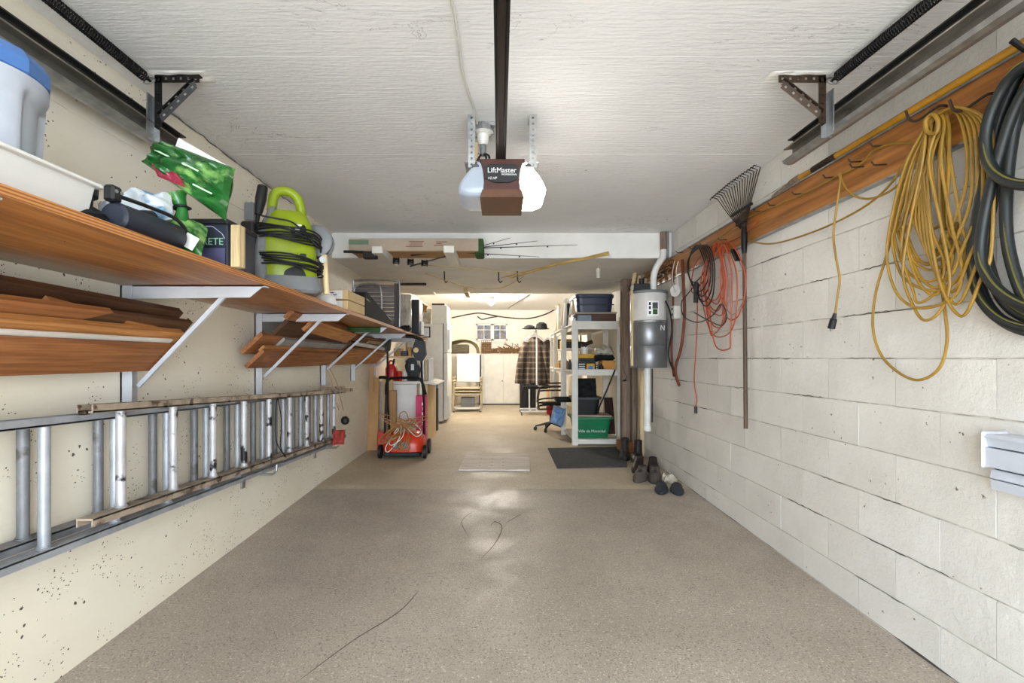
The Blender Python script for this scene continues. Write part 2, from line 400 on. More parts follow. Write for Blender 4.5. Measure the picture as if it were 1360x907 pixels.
    def pillow(s, c, u, v, t, wr=0.0, seed=0.0, n=12, pw=0.5, shape=None):      # stuffed bag: half extents u, v, half thickness t
        c = Vector(c); u = Vector(u); v = Vector(v); nn = u.cross(v).normalized()
        b = bmesh.new(); bmesh.ops.create_grid(b, x_segments=n, y_segments=n, size=1); ring = [x.co.copy() for x in b.verts]
        b2 = []
        for sgn in (1, -1):
            for q in ring:
                a = max(0.0, (1 - q.x ** 4) * (1 - q.y ** 4)) ** pw
                k = shape(q.x, q.y) if shape else (q.x, q.y)
                w = noise.noise(Vector((q.x * 2.3 + seed, q.y * 2.3, sgn * 1.7 + seed))) * wr
                b2.append(c + u * k[0] + v * k[1] + nn * (sgn * t * a + w * (0.3 + a)))
        fs = [[x.index for x in f.verts] for f in b.faces]; m = len(ring); b.free()
        bb = bmesh.new(); vv = [bb.verts.new(p) for p in b2]
        for f in fs:
            bb.faces.new([vv[i] for i in f]); bb.faces.new([vv[i + m] for i in f[::-1]])
        bmesh.ops.remove_doubles(bb, verts=list(bb.verts), dist=1e-4)
        bmesh.ops.recalc_face_normals(bb, faces=list(bb.faces))
        return s.bm(bb)
    def build(s, name, m, parent=None, smooth=False, at=None):
        org = Vector((0, 0, 0))
        if parent is not None: org = Vector(parent['_w'])
        elif at is not None: org = Vector(at)
        elif s.v:
            xs = [p.x for p in s.v]; ys = [p.y for p in s.v]; zs = [p.z for p in s.v]
            org = Vector(((min(xs) + max(xs)) / 2, (min(ys) + max(ys)) / 2, min(zs)))
        me = bpy.data.meshes.new(name); me.from_pydata([p - org for p in s.v], [], s.f)
        for x in (m if isinstance(m, (list, tuple)) else [m]): me.materials.append(x)
        me.polygons.foreach_set('material_index', s.mi)
        if smooth:
            me.polygons.foreach_set('use_smooth', [True] * len(me.polygons)); me.set_sharp_from_angle(angle=math.radians(40))
        me.update()
        o = bpy.data.objects.new(name, me); COL.objects.link(o); o['_w'] = tuple(org)
        if parent is not None: o.parent = parent
        else: o.location = org
        return o

def tag(o, label=None, cat=None, group=None, kind=None):
    if label: o['label'] = label
    if cat: o['category'] = cat
    if group: o['group'] = group
    if kind: o['kind'] = kind
    return o
def thing(name, label, cat, loc, group=None):
    o = bpy.data.objects.new(name, None); COL.objects.link(o); o.empty_display_size = 0.05
    o.location = loc; o['_w'] = tuple(loc)
    return tag(o, label, cat, group)
def struct(o, label=None):
    o['kind'] = 'structure'
    if label: o['label'] = label
    return o
def lettering(s, size, m, parent, origin, xd, yd, name='lettering', ext=0.0006, shear=0.0, align='LEFT'):
    c = bpy.data.curves.new('lettering', 'FONT'); c.body = s; c.size = size; c.extrude = ext; c.shear = shear; c.align_x = align
    t = bpy.data.objects.new('lettering_source', c); COL.objects.link(t)
    dg = bpy.context.evaluated_depsgraph_get(); me = bpy.data.meshes.new_from_object(t.evaluated_get(dg))
    bpy.data.objects.remove(t); bpy.data.curves.remove(c)
    xd = Vector(xd).normalized(); yd = Vector(yd).normalized(); zd = xd.cross(yd); o0 = Vector(origin)
    mb = MB(); mb.add([o0 + xd * v.co.x + yd * v.co.y + zd * v.co.z for v in me.vertices], [tuple(p.vertices) for p in me.polygons])
    bpy.data.meshes.remove(me)
    return mb.build(name, m, parent)
def perforated(mb, p0, p1, wd, w, th, step=0.03, hole=0.011):      # slotted strip from p0 to p1, width along wd
    p0 = Vector(p0); p1 = Vector(p1); wd = Vector(wd).normalized(); d = p1 - p0; L = d.length; d.normalize(); nn = d.cross(wd)
    e = (w - hole) / 2
    for sg in (-1, 1):
        a = wd * (sg * (w / 2 - e / 2)); mb.bar(p0 + a, p1 + a, th, e, up=wd)
    n = max(1, int(L / step)); st = L / n
    for k in range(n + 1):
        a = max(0, k * st - (st - hole) / 2); b = min(L, k * st + (st - hole) / 2)
        mb.bar(p0 + d * a, p0 + d * b, th, hole, up=wd)
    return mb
# ================================================================== STRUCTURE
XL, XR, ZC, YB = -1.60, 1.645, 2.32, 11.75       # left wall, right wall, ceiling, rear wall
BY0, BY1, BZ = 4.53, 7.0, 2.076                  # dropped concrete beam

mb = MB()
ys = [DOOR_Y, 1.0, 2.4, 3.5, 4.08, 4.17, 5.4, 7.0, YB + .1]
for i in range(len(ys) - 1):
    mb.cur = 0 if i < 4 else 1
    a, b = ys[i], ys[i + 1]
    lift = 0.004 if i >= 5 else (0.004 if i == 4 else 0)
    za = fz(a) + (0.004 if a >= 4.17 else 0); zb = fz(b) + (0.004 if b >= 4.17 else 0)
    mb.add([(-2, a, za), (2, a, za), (2, b, zb), (-2, b, zb)], [(0, 1, 2, 3)])
mb.cur = 0
mb.add([(-2, DOOR_Y, -.25), (2, DOOR_Y, -.25), (2, YB + .1, -.25), (-2, YB + .1, -.25)], [(3, 2, 1, 0)])
_f = struct(mb.build('floor', [M_FLOOR, M_FLOOR_B], at=(0, 0, 0)), 'speckled taupe coated concrete floor with a worn tan rear slab')
fl = bpy.data.objects['floor']
for pts, w_ in (([(-.72, 1.72), (-.60, 1.95), (-.46, 2.16), (-.40, 2.35)], .003), ([(-.10, 2.72), (-.02, 2.95), (.02, 3.2), (-.03, 3.3), (-.06, 3.22)], .003), ([(-.2, 3.05), (-.26, 3.3), (-.2, 3.5)], .002), ([(.06, 3.3), (.16, 3.45)], .002)):
    q = catmull([(a, b, fz(b) + .0004) for a, b in pts], 6)
    MB().tube(q, [w_ * (.3 + .7 * math.sin(math.pi * (i + .5) / len(q))) for i in range(len(q))], 4).build('floor_crack', mat('floor_crack_dirt', (92, 82, 72), .9), fl)
struct(MB().box(-6, 6, -9, DOOR_Y - .002, -.30, -.086).build('driveway', M_DRIVE, at=(0, 0, 0)))  # unseen ground, laid to bounce daylight up to the ceiling

mb = MB()
mb.box(XL - .2, XL, DOOR_Y, YB, -.25, 2.043, .002); mb.box(XL - .2, XL - .001, DOOR_Y, YB, 2.0465, ZC + .05, .002)
mb.box(XL - .2, XL - .006, DOOR_Y, YB, 2.0, 2.1)
struct(mb.build('wall_left', M_WALL_L, at=(0, 0, 0)), 'cream painted poured concrete wall with pits and form lines')

wr = struct(MB().box(XR + .006, XR + .2, DOOR_Y, 5.95, -.25, ZC + .05).build('wall_right', M_JOINT, at=(0, 0, 0)),
            'off-white painted concrete block wall')
variants = {}
def block_mesh(L, H, k):
    if (L, H, k) in variants: return variants[(L, H, k)]
    b = bmesh.new(); bmesh.ops.create_cube(b, size=1)
    r = random.Random(k * 31 + int(L * 1000))
    for v in b.verts:
        v.co = Vector((v.co.x * .012 + .006, (v.co.y) * (L - .0028) + r.uniform(-.0005, .0005), v.co.z * (H - .004) + r.uniform(-.0015, .0015)))
    bmesh.ops.bevel(b, geom=[e for e in b.edges if all(v.co.x < .003 for v in e.verts) and abs(e.verts[0].co.z - e.verts[1].co.z) < .01], offset=.0014 + .0008 * (k % 3), segments=1, affect='EDGES')
    me = bpy.data.meshes.new('concrete_block'); b.to_mesh(me); b.free(); me.materials.append(M_BLOCK)
    variants[(L, H, k)] = me; return me
zc = -0.08
courses = [(-.09, .12)] + [(.12 + .2 * k, .32 + .2 * k) for k in range(11)]
for ci, (z0, z1) in enumerate(courses):
    off = 1.969 if ci % 2 == 1 else 1.769
    y = off - .4 * 7
    while y < 5.95:
        a, b = max(y, DOOR_Y), min(y + .4, 5.95)
        if b - a > .03:
            o = bpy.data.objects.new('concrete_block', block_mesh(round(b - a, 3), round(z1 - z0, 3), rnd.randrange(5)))
            COL.objects.link(o); o.parent = wr
            o.location = (XR + rnd.uniform(-.0012, .0012), (a + b) / 2, (z0 + z1) / 2)
        y += .4

jc_m = mat('open_joint_crack', (96, 90, 84), .95)
for k in range(46):
    zc_ = rnd.choice((.12, .32, .52, .72, .92, 1.12, 1.12, .92, 1.32, 1.52, 1.72)); y_ = rnd.uniform(1.1, 4.3); L_ = rnd.uniform(.08, .34)
    q = [(XR - .0008, y_ + L_ * i / 9, zc_ + rnd.uniform(-.004, .004)) for i in range(10)]
    MB().tube(q, [.0006] + [rnd.choice((.0008, .0014, .0022)) for _ in range(8)] + [.0006], 4).build('joint_crack', jc_m, wr)
mb = MB()
cuts = [DOOR_Y, 1.885, 2.79, BY0 + .05]
for a, b in zip(cuts[:-1], cuts[1:]): mb.box(-1.8, 1.85, a + .0012, b - .0012, ZC, ZC + .03, .001)
mb.box(-1.8, 1.85, DOOR_Y, BY1 + .3, ZC + .006, ZC + .1); mb.box(-1.8, 1.85, BY1 - .1, YB + .2, ZC, ZC + .1)
struct(mb.build('ceiling', M_CEIL, at=(0, 0, 0)), 'white painted board-marked concrete ceiling with long seams')
struct(MB().box(XL, XR + .004, BY0, BY1, BZ, ZC + .002, .006).build('trim_1', M_BEAM, at=(0, 0, 0)), 'wide white dropped concrete beam across the ceiling')
# caulked crack along the left ceiling corner
pts = [(XL + .004 + rnd.uniform(0, .008), 2.2 + k * .05, ZC - .004 - rnd.uniform(0, .012)) for k in range(30)]
struct(MB().tube(pts, [.0015 + rnd.uniform(0, .004) for _ in pts], 5).build('trim_2', mat('old_grey_caulk', (112, 106, 98), .9, var=.3, vs=40), at=(0, 0, 0)))
# ragged dirty edge along the foot of the block wall
pts = [(XR - .001, .9 + k * .09, fz(.9 + k * .09) + .004) for k in range(44)]
struct(MB().tube(pts, [rnd.choice((.0008, .0008, .0012, .002, .0045)) for _ in pts], 5).build('baseboard_right', mat('dark_floor_edge_crack', (74, 68, 62), .95), at=(0, 0, 0)))

# rear wall with its window opening
wx0, wx1 = P(632, 0, YB).x, P(674, 0, YB).x; wz0, wz1 = P(0, 452, YB).z, P(0, 430, YB).z
mb = MB()
mb.box(XL - .2, wx0, YB, YB + .2, -.25, ZC + .05); mb.box(wx1, XR + .2, YB, YB + .2, -.25, ZC + .05)
mb.box(wx0, wx1, YB, YB + .2, -.25, wz0); mb.box(wx0, wx1, YB, YB + .2, wz1, ZC + .05)
struct(mb.build('wall_rear', M_BACKWALL, at=(0, 0, 0)), 'off-white painted rear wall')
w = struct(bpy.data.objects.new('window_1', None), 'small two-sash basement window in the rear wall'); COL.objects.link(w)
w.location = ((wx0 + wx1) / 2, YB, wz0); w['_w'] = tuple(w.location)
mb = MB(); t = .035; yw = YB + .03
for (a, b, c, d) in ((wx0 - .05, wx1 + .05, wz1, wz1 + .06), (wx0 - .05, wx1 + .05, wz0 - .06, wz0), (wx0 - .05, wx0, wz0, wz1), (wx1, wx1 + .05, wz0, wz1)):
    mb.box(a, b, YB - .02, YB + .05, c, d, .004)
mb.build('window_frame', M_WHITEPT, w)
xm = (wx0 + wx1) / 2 + .02
for a, b in ((wx0, xm - .01), (xm, wx1)):
    s = MB(); s.box(a, a + t, yw, yw + .03, wz0, wz1); s.box(b - t, b, yw, yw + .03, wz0, wz1); s.box(a, b, yw, yw + .03, wz0, wz0 + t); s.box(a, b, yw, yw + .03, wz1 - t, wz1)
    s.box(a, b, yw + .005, yw + .02, (wz0 + wz1) / 2 + .05, (wz0 + wz1) / 2 + .065); s.box((a + b) / 2 - .006, (a + b) / 2 + .006, yw + .005, yw + .02, wz0, wz1)
    so = s.build('sash', M_WHITEP, w); MB().box(a + t * .8, b - t * .8, yw + .012, yw + .018, wz0 + t * .8, wz1 - t * .8).build('pane', M_GLASS, so)
# planting outside the rear window and its earth bank
hd = MB()
for k in range(260):
    c = Vector((rnd.uniform(wx0 - .5, wx1 + .6), rnd.uniform(YB + .9, YB + 1.5), rnd.uniform(wz0 - .3, wz1 + .45)))
    r = rnd.uniform(.04, .1); n_ = Vector((rnd.uniform(-1, 1), rnd.uniform(-1, 1), rnd.uniform(-1, 1))).normalized(); q = n_.orthogonal().normalized(); q2 = n_.cross(q)
    hd.add([c - q * r, c + q2 * r * .4, c + q * r, c - q2 * r * .4], [(0, 1, 2, 3)])
tag(hd.build('hedge', mat('frosty_grey_green_leaf', (112, 128, 140), .7, var=.3)), 'blue-grey shrub foliage outside the small rear window', 'hedge', kind='stuff')
struct(MB().box(-3, 3, YB + .2, YB + 4, .2, wz0 - .25).build('ground_outside', M_DRIVE, at=(0, 0, 0)))

struct(MB().box(-2.5, 2.5, YB + .2, YB + 2.6, 2.75, 2.9).box(-2.5, 2.5, YB + 1.7, YB + 1.8, .2, 2.75).build('added_window_shade', M_POST, at=(0, 0, 0)))  # unseen slab and back wall added to shade the view through the window
# unseen garage doorway, door left out to admit added daylight: jambs and header
struct(MB().box(XL - .2, XL + .06, DOOR_Y - .12, DOOR_Y, -.25, ZC + .1).box(XR - .06, XR + .2, DOOR_Y - .12, DOOR_Y, -.25, ZC + .1)
       .box(XL - .2, XR + .2, DOOR_Y - .12, DOOR_Y, 2.1, ZC + .1).build('door_1', M_WHITEPT, at=(0, 0, 0)), 'garage doorway left open to let in added daylight')

# ================================================================== LEFT SHELF
SZ = lambda Y: 1.43 - .012 * (Y - 2.0)       # underside of the shelf, falls a little towards the back
SX, ST = -.985, .024
def shelf_top(Y): return SZ(Y) + ST
sh = thing('plywood_shelf', 'long orange-brown plywood shelf on white steel brackets along the cream wall', 'shelf', (XL, 1.0, 1.42))
def ply(y0, y1, m, name, x1=SX, dz=0):
    a = MB(); a.cur = 0
    b = bmesh.new(); bmesh.ops.create_cube(b, size=1)
    for v in b.verts:
        Y = y0 if v.co.y < 0 else y1
        v.co = Vector((XL + .002 if v.co.x < 0 else x1, Y, SZ(Y) + dz + (ST if v.co.z > 0 else 0)))
    a.bm(b)
    e = a.build(name, [m, M_PLYEDGE], sh)
    for p in e.data.polygons:
        if abs(p.normal.z) < .5: p.material_index = 1
    return e
ply(.3, 2.62, M_PLY, 'shelf_board'); ply(2.625, 5.0, M_PLY, 'shelf_board', SX - .01); ply(5.005, 6.6, M_PLY, 'shelf_board', SX - .01)
for i, Y in enumerate((.9, 2.0, 3.1, 4.235, 5.1, 5.95)):
    z = SZ(Y); zt = z - .002
    b = MB(); b.box(XL + .001, XL + .010, Y, Y + .085, .88, zt, .001); b.box(XL + .001, XL + .05, Y, Y + .006, .88, zt, .001)
    br = b.build('wall_post', M_BRACK, sh)
    a = MB(); a.prism([(XL + .05, zt), (SX - .01, zt), (SX - .07, zt - .050), (XL + .05, zt - .056)], lambda x, q: (x, Y + .005, q), lambda x, q: (x, Y + .010, q))
    a.box(XL + .05, SX - .01, Y + .005, Y + .05, zt - .004, zt); a.build('bracket_arm', M_BRACK, br)
    s = MB(); s.bar((XL + .045, Y + .045, 1.0 if i < 3 else 1.02), (-1.14, Y + .02, zt - .01), .018, .010, up=(0, 1, 0), bev=.001)
    s.build('bracket_strut', M_BRACK, br)
    k = MB(); k.cyl((XL + .008, Y + .03, 1.0), (XL + .03, Y + .03, 1.0), .008, 8).cyl((XL + .008, Y + .05, z - .12), (XL + .03, Y + .05, z - .12), .012, 8)
    k.build('bolt', M_GALV, br)

# ------------------------------------------------------------------ lumber lying in the brackets
DA = math.radians(43); DV = Vector((math.cos(DA), 0, math.sin(DA))); NV = Vector((-math.sin(DA), 0, math.cos(DA)))
B0 = Vector((XL + .038, 0, 1.016))
def plank(label, s0, s1, h0, h1, y0, y1, m, skew=0.0, yaw=0.0, drop=0.0, group=None, s_far=0.0):
    n = MB(); y0, y1 = float(y0), float(y1)
    def q(sv, hv, far):
        Y = (y1 + skew * (sv - s0) / max(s1 - s0, .01)) if far else y0
        t = (Y - y0) / (y1 - y0)
        p = B0 + DV * (sv + s_far * t) + NV * (hv + yaw * t); p.y = Y; p.z -= drop * t; return p
    n.prism([(s0, h0), (s1, h0), (s1, h1), (s0, h1)], lambda a, b: q(a, b, 0), lambda a, b: q(a, b, 1))
    return tag(n.build('plank', m), label, 'plank', group or 'boards stored in the shelf brackets')
# first bundle
plank('wide laminated honey-brown board lying lowest and frontmost in the first bracket bay', .060, .212, .012, .036, .35, 2.10, M_FIR, -.02)
plank('thin white strip of trim laid along the first lumber stack', .20, .228, .040, .047, .75, 2.07, M_WHITEPT)
plank('honey pine board just above the white trim strip', .075, .262, .052, .078, .35, 2.12, M_PINE, .0)
plank('long dark brown board with the farthest end in the first bracket bay', .09, .30, .086, .105, .35, 2.22, M_DARKW, -.05)
plank('narrow tan batten lying slanted across the first lumber stack', .25, .30, .115, .135, 1.5, 1.97, M_PINE, .02, 0, .06)
plank('pale brown board with a slanted cut end near the top of the first stack', .24, .305, .085, .108, .35, 1.60, M_FIR, .12)
plank('short thick honey-coloured batten end on the first stack', .178, .235, .082, .112, .35, 1.36, M_PINE, .02)
plank('dark old beam leaning back against the cream wall in the first bay', .15, .32, .16, .19, 1.0, 2.15, M_DARKW, -.03, -.04, 0)
n = MB()      # dark panel with a rounded corner against the wall
poly = [(.3, 1.14), (.3, 1.395), (1.5, 1.355), (1.72, 1.33), (1.80, 1.29), (1.85, 1.22), (1.87, 1.14)]
n.prism(poly, lambda y, z: (XL + .06 - (z - 1.2) * .1, y, z), lambda y, z: (XL + .075 - (z - 1.2) * .1, y, z))
tag(n.build('panel', M_DARKW), 'dark brown panel with a rounded corner standing behind the first lumber stack', 'panel')
# second bundle
plank('orange-brown board lying lowest in the second bracket bay', .05, .20, .012, .036, 2.88, 4.25, M_FIR, -.02)
plank('thin reddish batten on the lowest board of the second bay', .17, .215, .040, .055, 2.9, 4.35, M_PINE)
plank('smooth grey painted board lying in the second bracket bay', .15, .27, .06, .08, 3.12, 4.55, mat('grey_paint_board', (150, 146, 140), .6), -.02)
plank('brown board end sticking out nearest in the second bay', .10, .27, .085, .11, 2.86, 4.2, M_FIR, .02)
plank('dark board in the middle of the second lumber stack', .24, .40, .09, .115, 3.0, 4.3, M_DARKW, .04)
plank('honey pine board slanting down across the top of the second stack', .36, .47, .06, .085, 3.25, 4.15, M_PINE, .05, 0, .05)
plank('brown plank topmost in the second stack under the shelf', .40, .47, .1, .13, 2.98, 4.0, M_FIR, .03, 0, .03)
plank('narrow orange lath at the back of the second stack', .29, .34, .13, .15, 3.1, 4.2, M_PINE)
# third bundle
plank('wide orange-tan board lying lowest in the third bracket bay', .05, .27, .012, .036, 4.38, 5.9, M_PINE, 0)
plank('dark brown slat behind the wide board of the third bay', .12, .32, .045, .07, 4.36, 5.8, M_DARKW, 0)
plank('thin whitish moulding on top of the third stack', .30, .34, .03, .045, 4.5, 5.6, M_WHITEPT, 0, 0, .03)
plank('reddish brown rail leaning in the third stack', .33, .38, .07, .10, 4.4, 5.5, M_FIR, 0)
plank('pale split lath resting across the third stack', .29, .36, .055, .065, 4.9, 5.9, M_PALEWX, 0)
n = MB(); n.lathe([(.001, 0), (.02, .004), (.022, .05), (.018, .3), (.03, .34), (.036, .38), (.028, .42), (.001, .435)], P(492, 452, 4.75) + Vector((-.2, -.1, .0)), 12, axis=(.55, -.1, .28))
tag(n.build('wooden_mallet', M_PINE, smooth=True), 'round-ended turned wooden handle poking out of the third stack', 'handle')
n = MB(); n.box(-1.42, -1.06, 4.22, 4.30, SZ(4.2) - .052, SZ(4.2) - .004, .012, 2)
tag(n.build('felt_roll', M_GREENF, smooth=True), 'dark green felt bundle tucked under the shelf edge', 'bundle')

# ------------------------------------------------------------------ ladders on the left wall
def ladder_rail(mb, X, ya, za, yb, zb, w=.058, h=.026):
    a = Vector((X, ya, za)); b = Vector((X, yb, zb)); d = b - a
    mb.bar(a, b, w, .006, up=(0, 0, 1)); n_ = Vector((0, 0, 1))
    return mb
def ladder(root, X, ya, yb, zt, zl, y0, step, mr, mu, r=.017, splat=None):      # zt/zl give the height of the rails
    for zf, sg in ((zt, -1), (zl, 1)):
        m_ = MB(); a = Vector((X, ya, zf(ya))); b = Vector((X, yb, zf(yb)))
        m_.bar(a, b, .058, .007)                                              # web of the channel
        for e in (-1, 1):
            o_ = Vector((e * .0265, 0, -sg * .012)); m_.bar(a + o_, b + o_, .005, .028)
        m_.build('rail', mr, root)
    y = y0
    while y < yb - .04:
        if y > ya + .04:
            m_ = MB(); zb_, zt_ = zl(y), zt(y)
            m_.cyl((X, y, zb_ + .003), (X, y, zt_ - .003), r, 14)
            for k_ in range(3): m_.cyl((X, y, zb_ + .004 + k_ * .004), (X, y, zb_ + .007 + k_ * .004), r + .006 - k_ * .002, 14)
            m_.build('rung', mu, root, smooth=True)
        y += step
lt = thing('extension_ladder', 'long dull aluminium two-section ladder hung flat along the cream wall', 'ladder', (-1.53, 2.5, .4))
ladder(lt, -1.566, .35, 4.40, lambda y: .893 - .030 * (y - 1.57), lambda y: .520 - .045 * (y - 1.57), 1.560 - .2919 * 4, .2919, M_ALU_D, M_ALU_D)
ladder(lt, -1.503, .35, 4.30, lambda y: .900 - .032 * (y - 1.57), lambda y: .490 - .046 * (y - 1.57), 1.567 - .289 * 4, .289, M_ALU, M_ALU)
l2 = thing('single_ladder', 'shorter paint-splattered ladder hung in front of the long aluminium ladder', 'ladder', (-1.44, 3.0, .4))
ladder(l2, -1.438, 1.645, 4.36, lambda y: .926 - .047 * (y - 1.8), lambda y: .552 - .052 * (y - 1.8), 1.803, .29, M_RAIL_P, M_ALU_P)
for o in l2.children:
    if o.name.startswith('rail'): pass
MB().box(-1.452, -1.424, 1.63, 1.66, .925, .940, .004).build('end_cap', M_BROWNM, l2)
# wall hooks that carry the ladders
for Y in (1.15, 2.95, 4.1):
    h = thing('ladder_hook', {1.15: 'steel wall hook under the near end of the ladders', 2.95: 'steel wall hook under the middle of the ladders', 4.1: 'steel wall hook under the far end of the ladders'}[Y], 'hook', (XL, Y, .38), 'ladder hooks')
    z = .489 - .046 * (Y - 1.57) - .014
    MB().box(XL + .001, XL + .012, Y - .02, Y + .02, z - .10, z + .06, .002).build('plate', M_GALV, h)
    MB().tube([(XL + .01, Y, z - .012), (-1.41, Y, z - .012), (-1.385, Y, z + .01), (-1.383, Y, z + .05)], .008, 8).build('arm', M_GALV, h)
n = MB(); c = Vector((-1.36, 4.02, .452))
n.pillow(c, (.045, .02, 0), (0, .02, .06), .04, .02, 3.0)
tag(n.build('rag', mat('brick_red_cloth', (150, 52, 40), .8, var=.2), smooth=True), 'red cloth bundle tied to the far end of the ladders', 'rag')
n = MB(); n.ball((-1.39, 4.28, .56), .04, 10)
tag(n.build('clamp', M_BLACK, smooth=True), 'black clamp at the far tip of the ladders', 'clamp')
n = MB(); n.tube(catmull([(-1.41, 3.02, .87), (-1.40, 3.05, .72), (-1.41, 3.06, .55), (-1.40, 3.12, .47), (-1.41, 3.0, .60), (-1.405, 2.98, .80), (-1.41, 3.02, .87)], 6), .003, 5)
tag(n.build('cord', M_BLACK), 'thin black cord looped over the splattered ladder', 'cord')
n = MB(); n.bar((-1.45, 3.9, .852), (-1.40, 4.5, .825), .03, .03, bev=.003).bar((-1.47, 3.95, .87), (-1.42, 4.35, .855), .02, .02, bev=.003)
tag(n.build('stick', M_RAIL_P), 'short grimy sticks lying on the far end of the ladders', 'stick')
for k, (a, b, yk) in enumerate((((432, 487), (470, 540), 4.25), ((436, 487), (476, 560), 4.3))):
    n = MB(); pts = [P(a[0], a[1], yk), P(440 + k * 6, 505, yk), P(444 + k * 8, 528, yk), P(b[0] - 20, 545, yk + .05)]
    n.tube(catmull(pts, 6), .0028, 5)
    tag(n.build('string', M_COPPER), ('thin string hanging from the third bracket strut', 'thin looped string beside the third bracket strut')[k], 'string')
struct(MB().box(XR, XR + .2, 5.95, YB, -.25, ZC + .05).build('wall_right_rear', M_BACKWALL, at=(0, 0, 0)), 'off-white side wall behind the shelving')
# ================================================================== DOOR GEAR ON THE CEILING
# opener
op = thing('garage_door_opener', 'brown garage door opener with frosted lamp lenses hung below the ceiling', 'door opener', (.013, 2.42, 1.88))
OX = .013
def body_ring(Y, k):      # front outline of the brown casing, concave sides
    pr = [(-.112, 2.086), (.112, 2.086), (.096, 2.03), (.090, 1.97), (.094, 1.935), (.104, 1.915), (-.104, 1.915), (-.094, 1.935), (-.090, 1.97), (-.096, 2.03)]
    return [Vector((OX + x * k, Y, 2.0 + (z - 2.0) * k)) for x, z in pr]
m_ = MB(); m_.loft([body_ring(2.285, .93), body_ring(2.297, 1), body_ring(2.55, 1), body_ring(2.565, .95)])
m_.build('casing', M_BROWNBODY, op)
m_ = MB()
m_.prism([(-.094, 1.934), (.094, 1.934), (.106, 1.897), (-.106, 1.897)], lambda x, z: (OX + x, 2.284, z), lambda x, z: (OX + x, 2.57, z - .004))
m_.build('bottom_cover', mat('amber_brown_plastic', (84, 46, 18), .4), op)
m_ = MB()
hexa = [(-.082, 2.042), (-.062, 2.056), (.062, 2.056), (.086, 2.042), (.086, 1.986), (.04, 1.964), (-.036, 1.964), (-.082, 1.984)]
m_.prism(hexa, lambda x, z: (OX + x * .97, 2.276, 2.01 + (z - 2.01) * .95), lambda x, z: (OX + x, 2.297, z))
bad = m_.build('name_plate', M_BLACK, op)
lettering('LiftMaster', .034, M_PAPER, bad, (OX - .070, 2.2752, 2.012), (1, 0, 0), (0, 0, 1))
lettering('PROFESSIONAL', .011, M_PAPER, bad, (OX - .002, 2.2752, 1.999), (1, 0, 0), (0, 0, 1))
lettering('1/2 HP', .016, M_PAPER, bad, (OX - .070, 2.2752, 1.980), (1, 0, 0), (0, 0, 1), shear=.2)
def lens(sg, m):
    pr = [(.075, 2.084), (.118, 2.080), (.150, 2.052), (.182, 2.014), (.206, 1.974), (.216, 1.944), (.208, 1.922), (.165, 1.906), (.07, 1.905), (.06, 1.95), (.06, 2.03)]
    def ring(Y, k):
        return [Vector((OX + sg * (.09 + (x - .09) * k), Y, 1.985 + (z - 1.985) * k)) for x, z in pr]
    a = MB(); a.loft([ring(2.291, .80), ring(2.30, .92), ring(2.32, .99), ring(2.36, 1.0), ring(2.50, 1.0), ring(2.54, .95), ring(2.556, .82)])
    o = a.build('lamp_lens', [m, M_LENS], op, smooth=True)
    for p in o.data.polygons:      # upward faces get the dimmer plastic to weaken the hot spot on the ceiling
        if p.normal.z > .5: p.material_index = 1
    return o
l_ = lens(-1, M_LENS); r_ = lens(1, M_LITLENS)
tag(l_, 'unlit bluish frosted lens, faint glow put in its plastic'); tag(r_, 'lit glowing lens')
for sg in (-1, 1):
    a = MB(); pr = [(-.018, -.008), (-.010, .006), (.006, .009), (.018, .002), (.016, -.008)]
    a.prism(pr, lambda x, z: (OX + sg * (.128 - x), 2.290, 2.052 + z), lambda x, z: (OX + sg * (.128 - x), 2.31, 2.052 + z))
    a.build('lens_latch', M_GREYD, op)
MB().box(OX - .185, OX + .185, 2.34, 2.58, 2.088, 2.094, .002).build('lens_shield_plate', M_GALV, op)  # plate added over the lenses to keep their glow off the ceiling
# hanging straps
for x, sg in ((-.136, -1), (.166, 1)):
    s = MB(); perforated(s, (x, 2.335, 2.06), (x, 2.335, 2.235), (1, 0, 0), .034, .003, .028, .010)
    so = s.build('hanging_strap', M_GALV, op)
    s = MB(); perforated(s, (x, 2.33, 2.20), (x, 2.33, 2.316), (1, 0, 0), .036, .003, .028, .010); s.bar((x, 2.33, 2.317), (x, 2.43, 2.317), .036, .004)
    s.build('strap_angle', M_GALV, op)
    MB().cyl((x, 2.318, 2.222), (x, 2.345, 2.222), .009, 6).build('strap_bolt', M_GALV, so)
rail = thing('opener_rail', 'dark brown steel rail running from the ceiling opener towards the door', 'rail', (.008, 1.2, 2.1))
a, b = Vector((.008, 2.30, 2.097)), Vector((.008, DOOR_Y + .1, 2.297))
MB().bar(a, b, .030, .03, bev=.002).build('rail_web', mat('dark_umber_steel', (44, 33, 27), .5, .4, .2), rail)
for e in (-1, 1): MB().bar(a + Vector((e * .0195, 0, -.012)), b + Vector((e * .0195, 0, -.012)), .009, .012, bev=.001).build('rail_flange', M_BLACKM, rail)
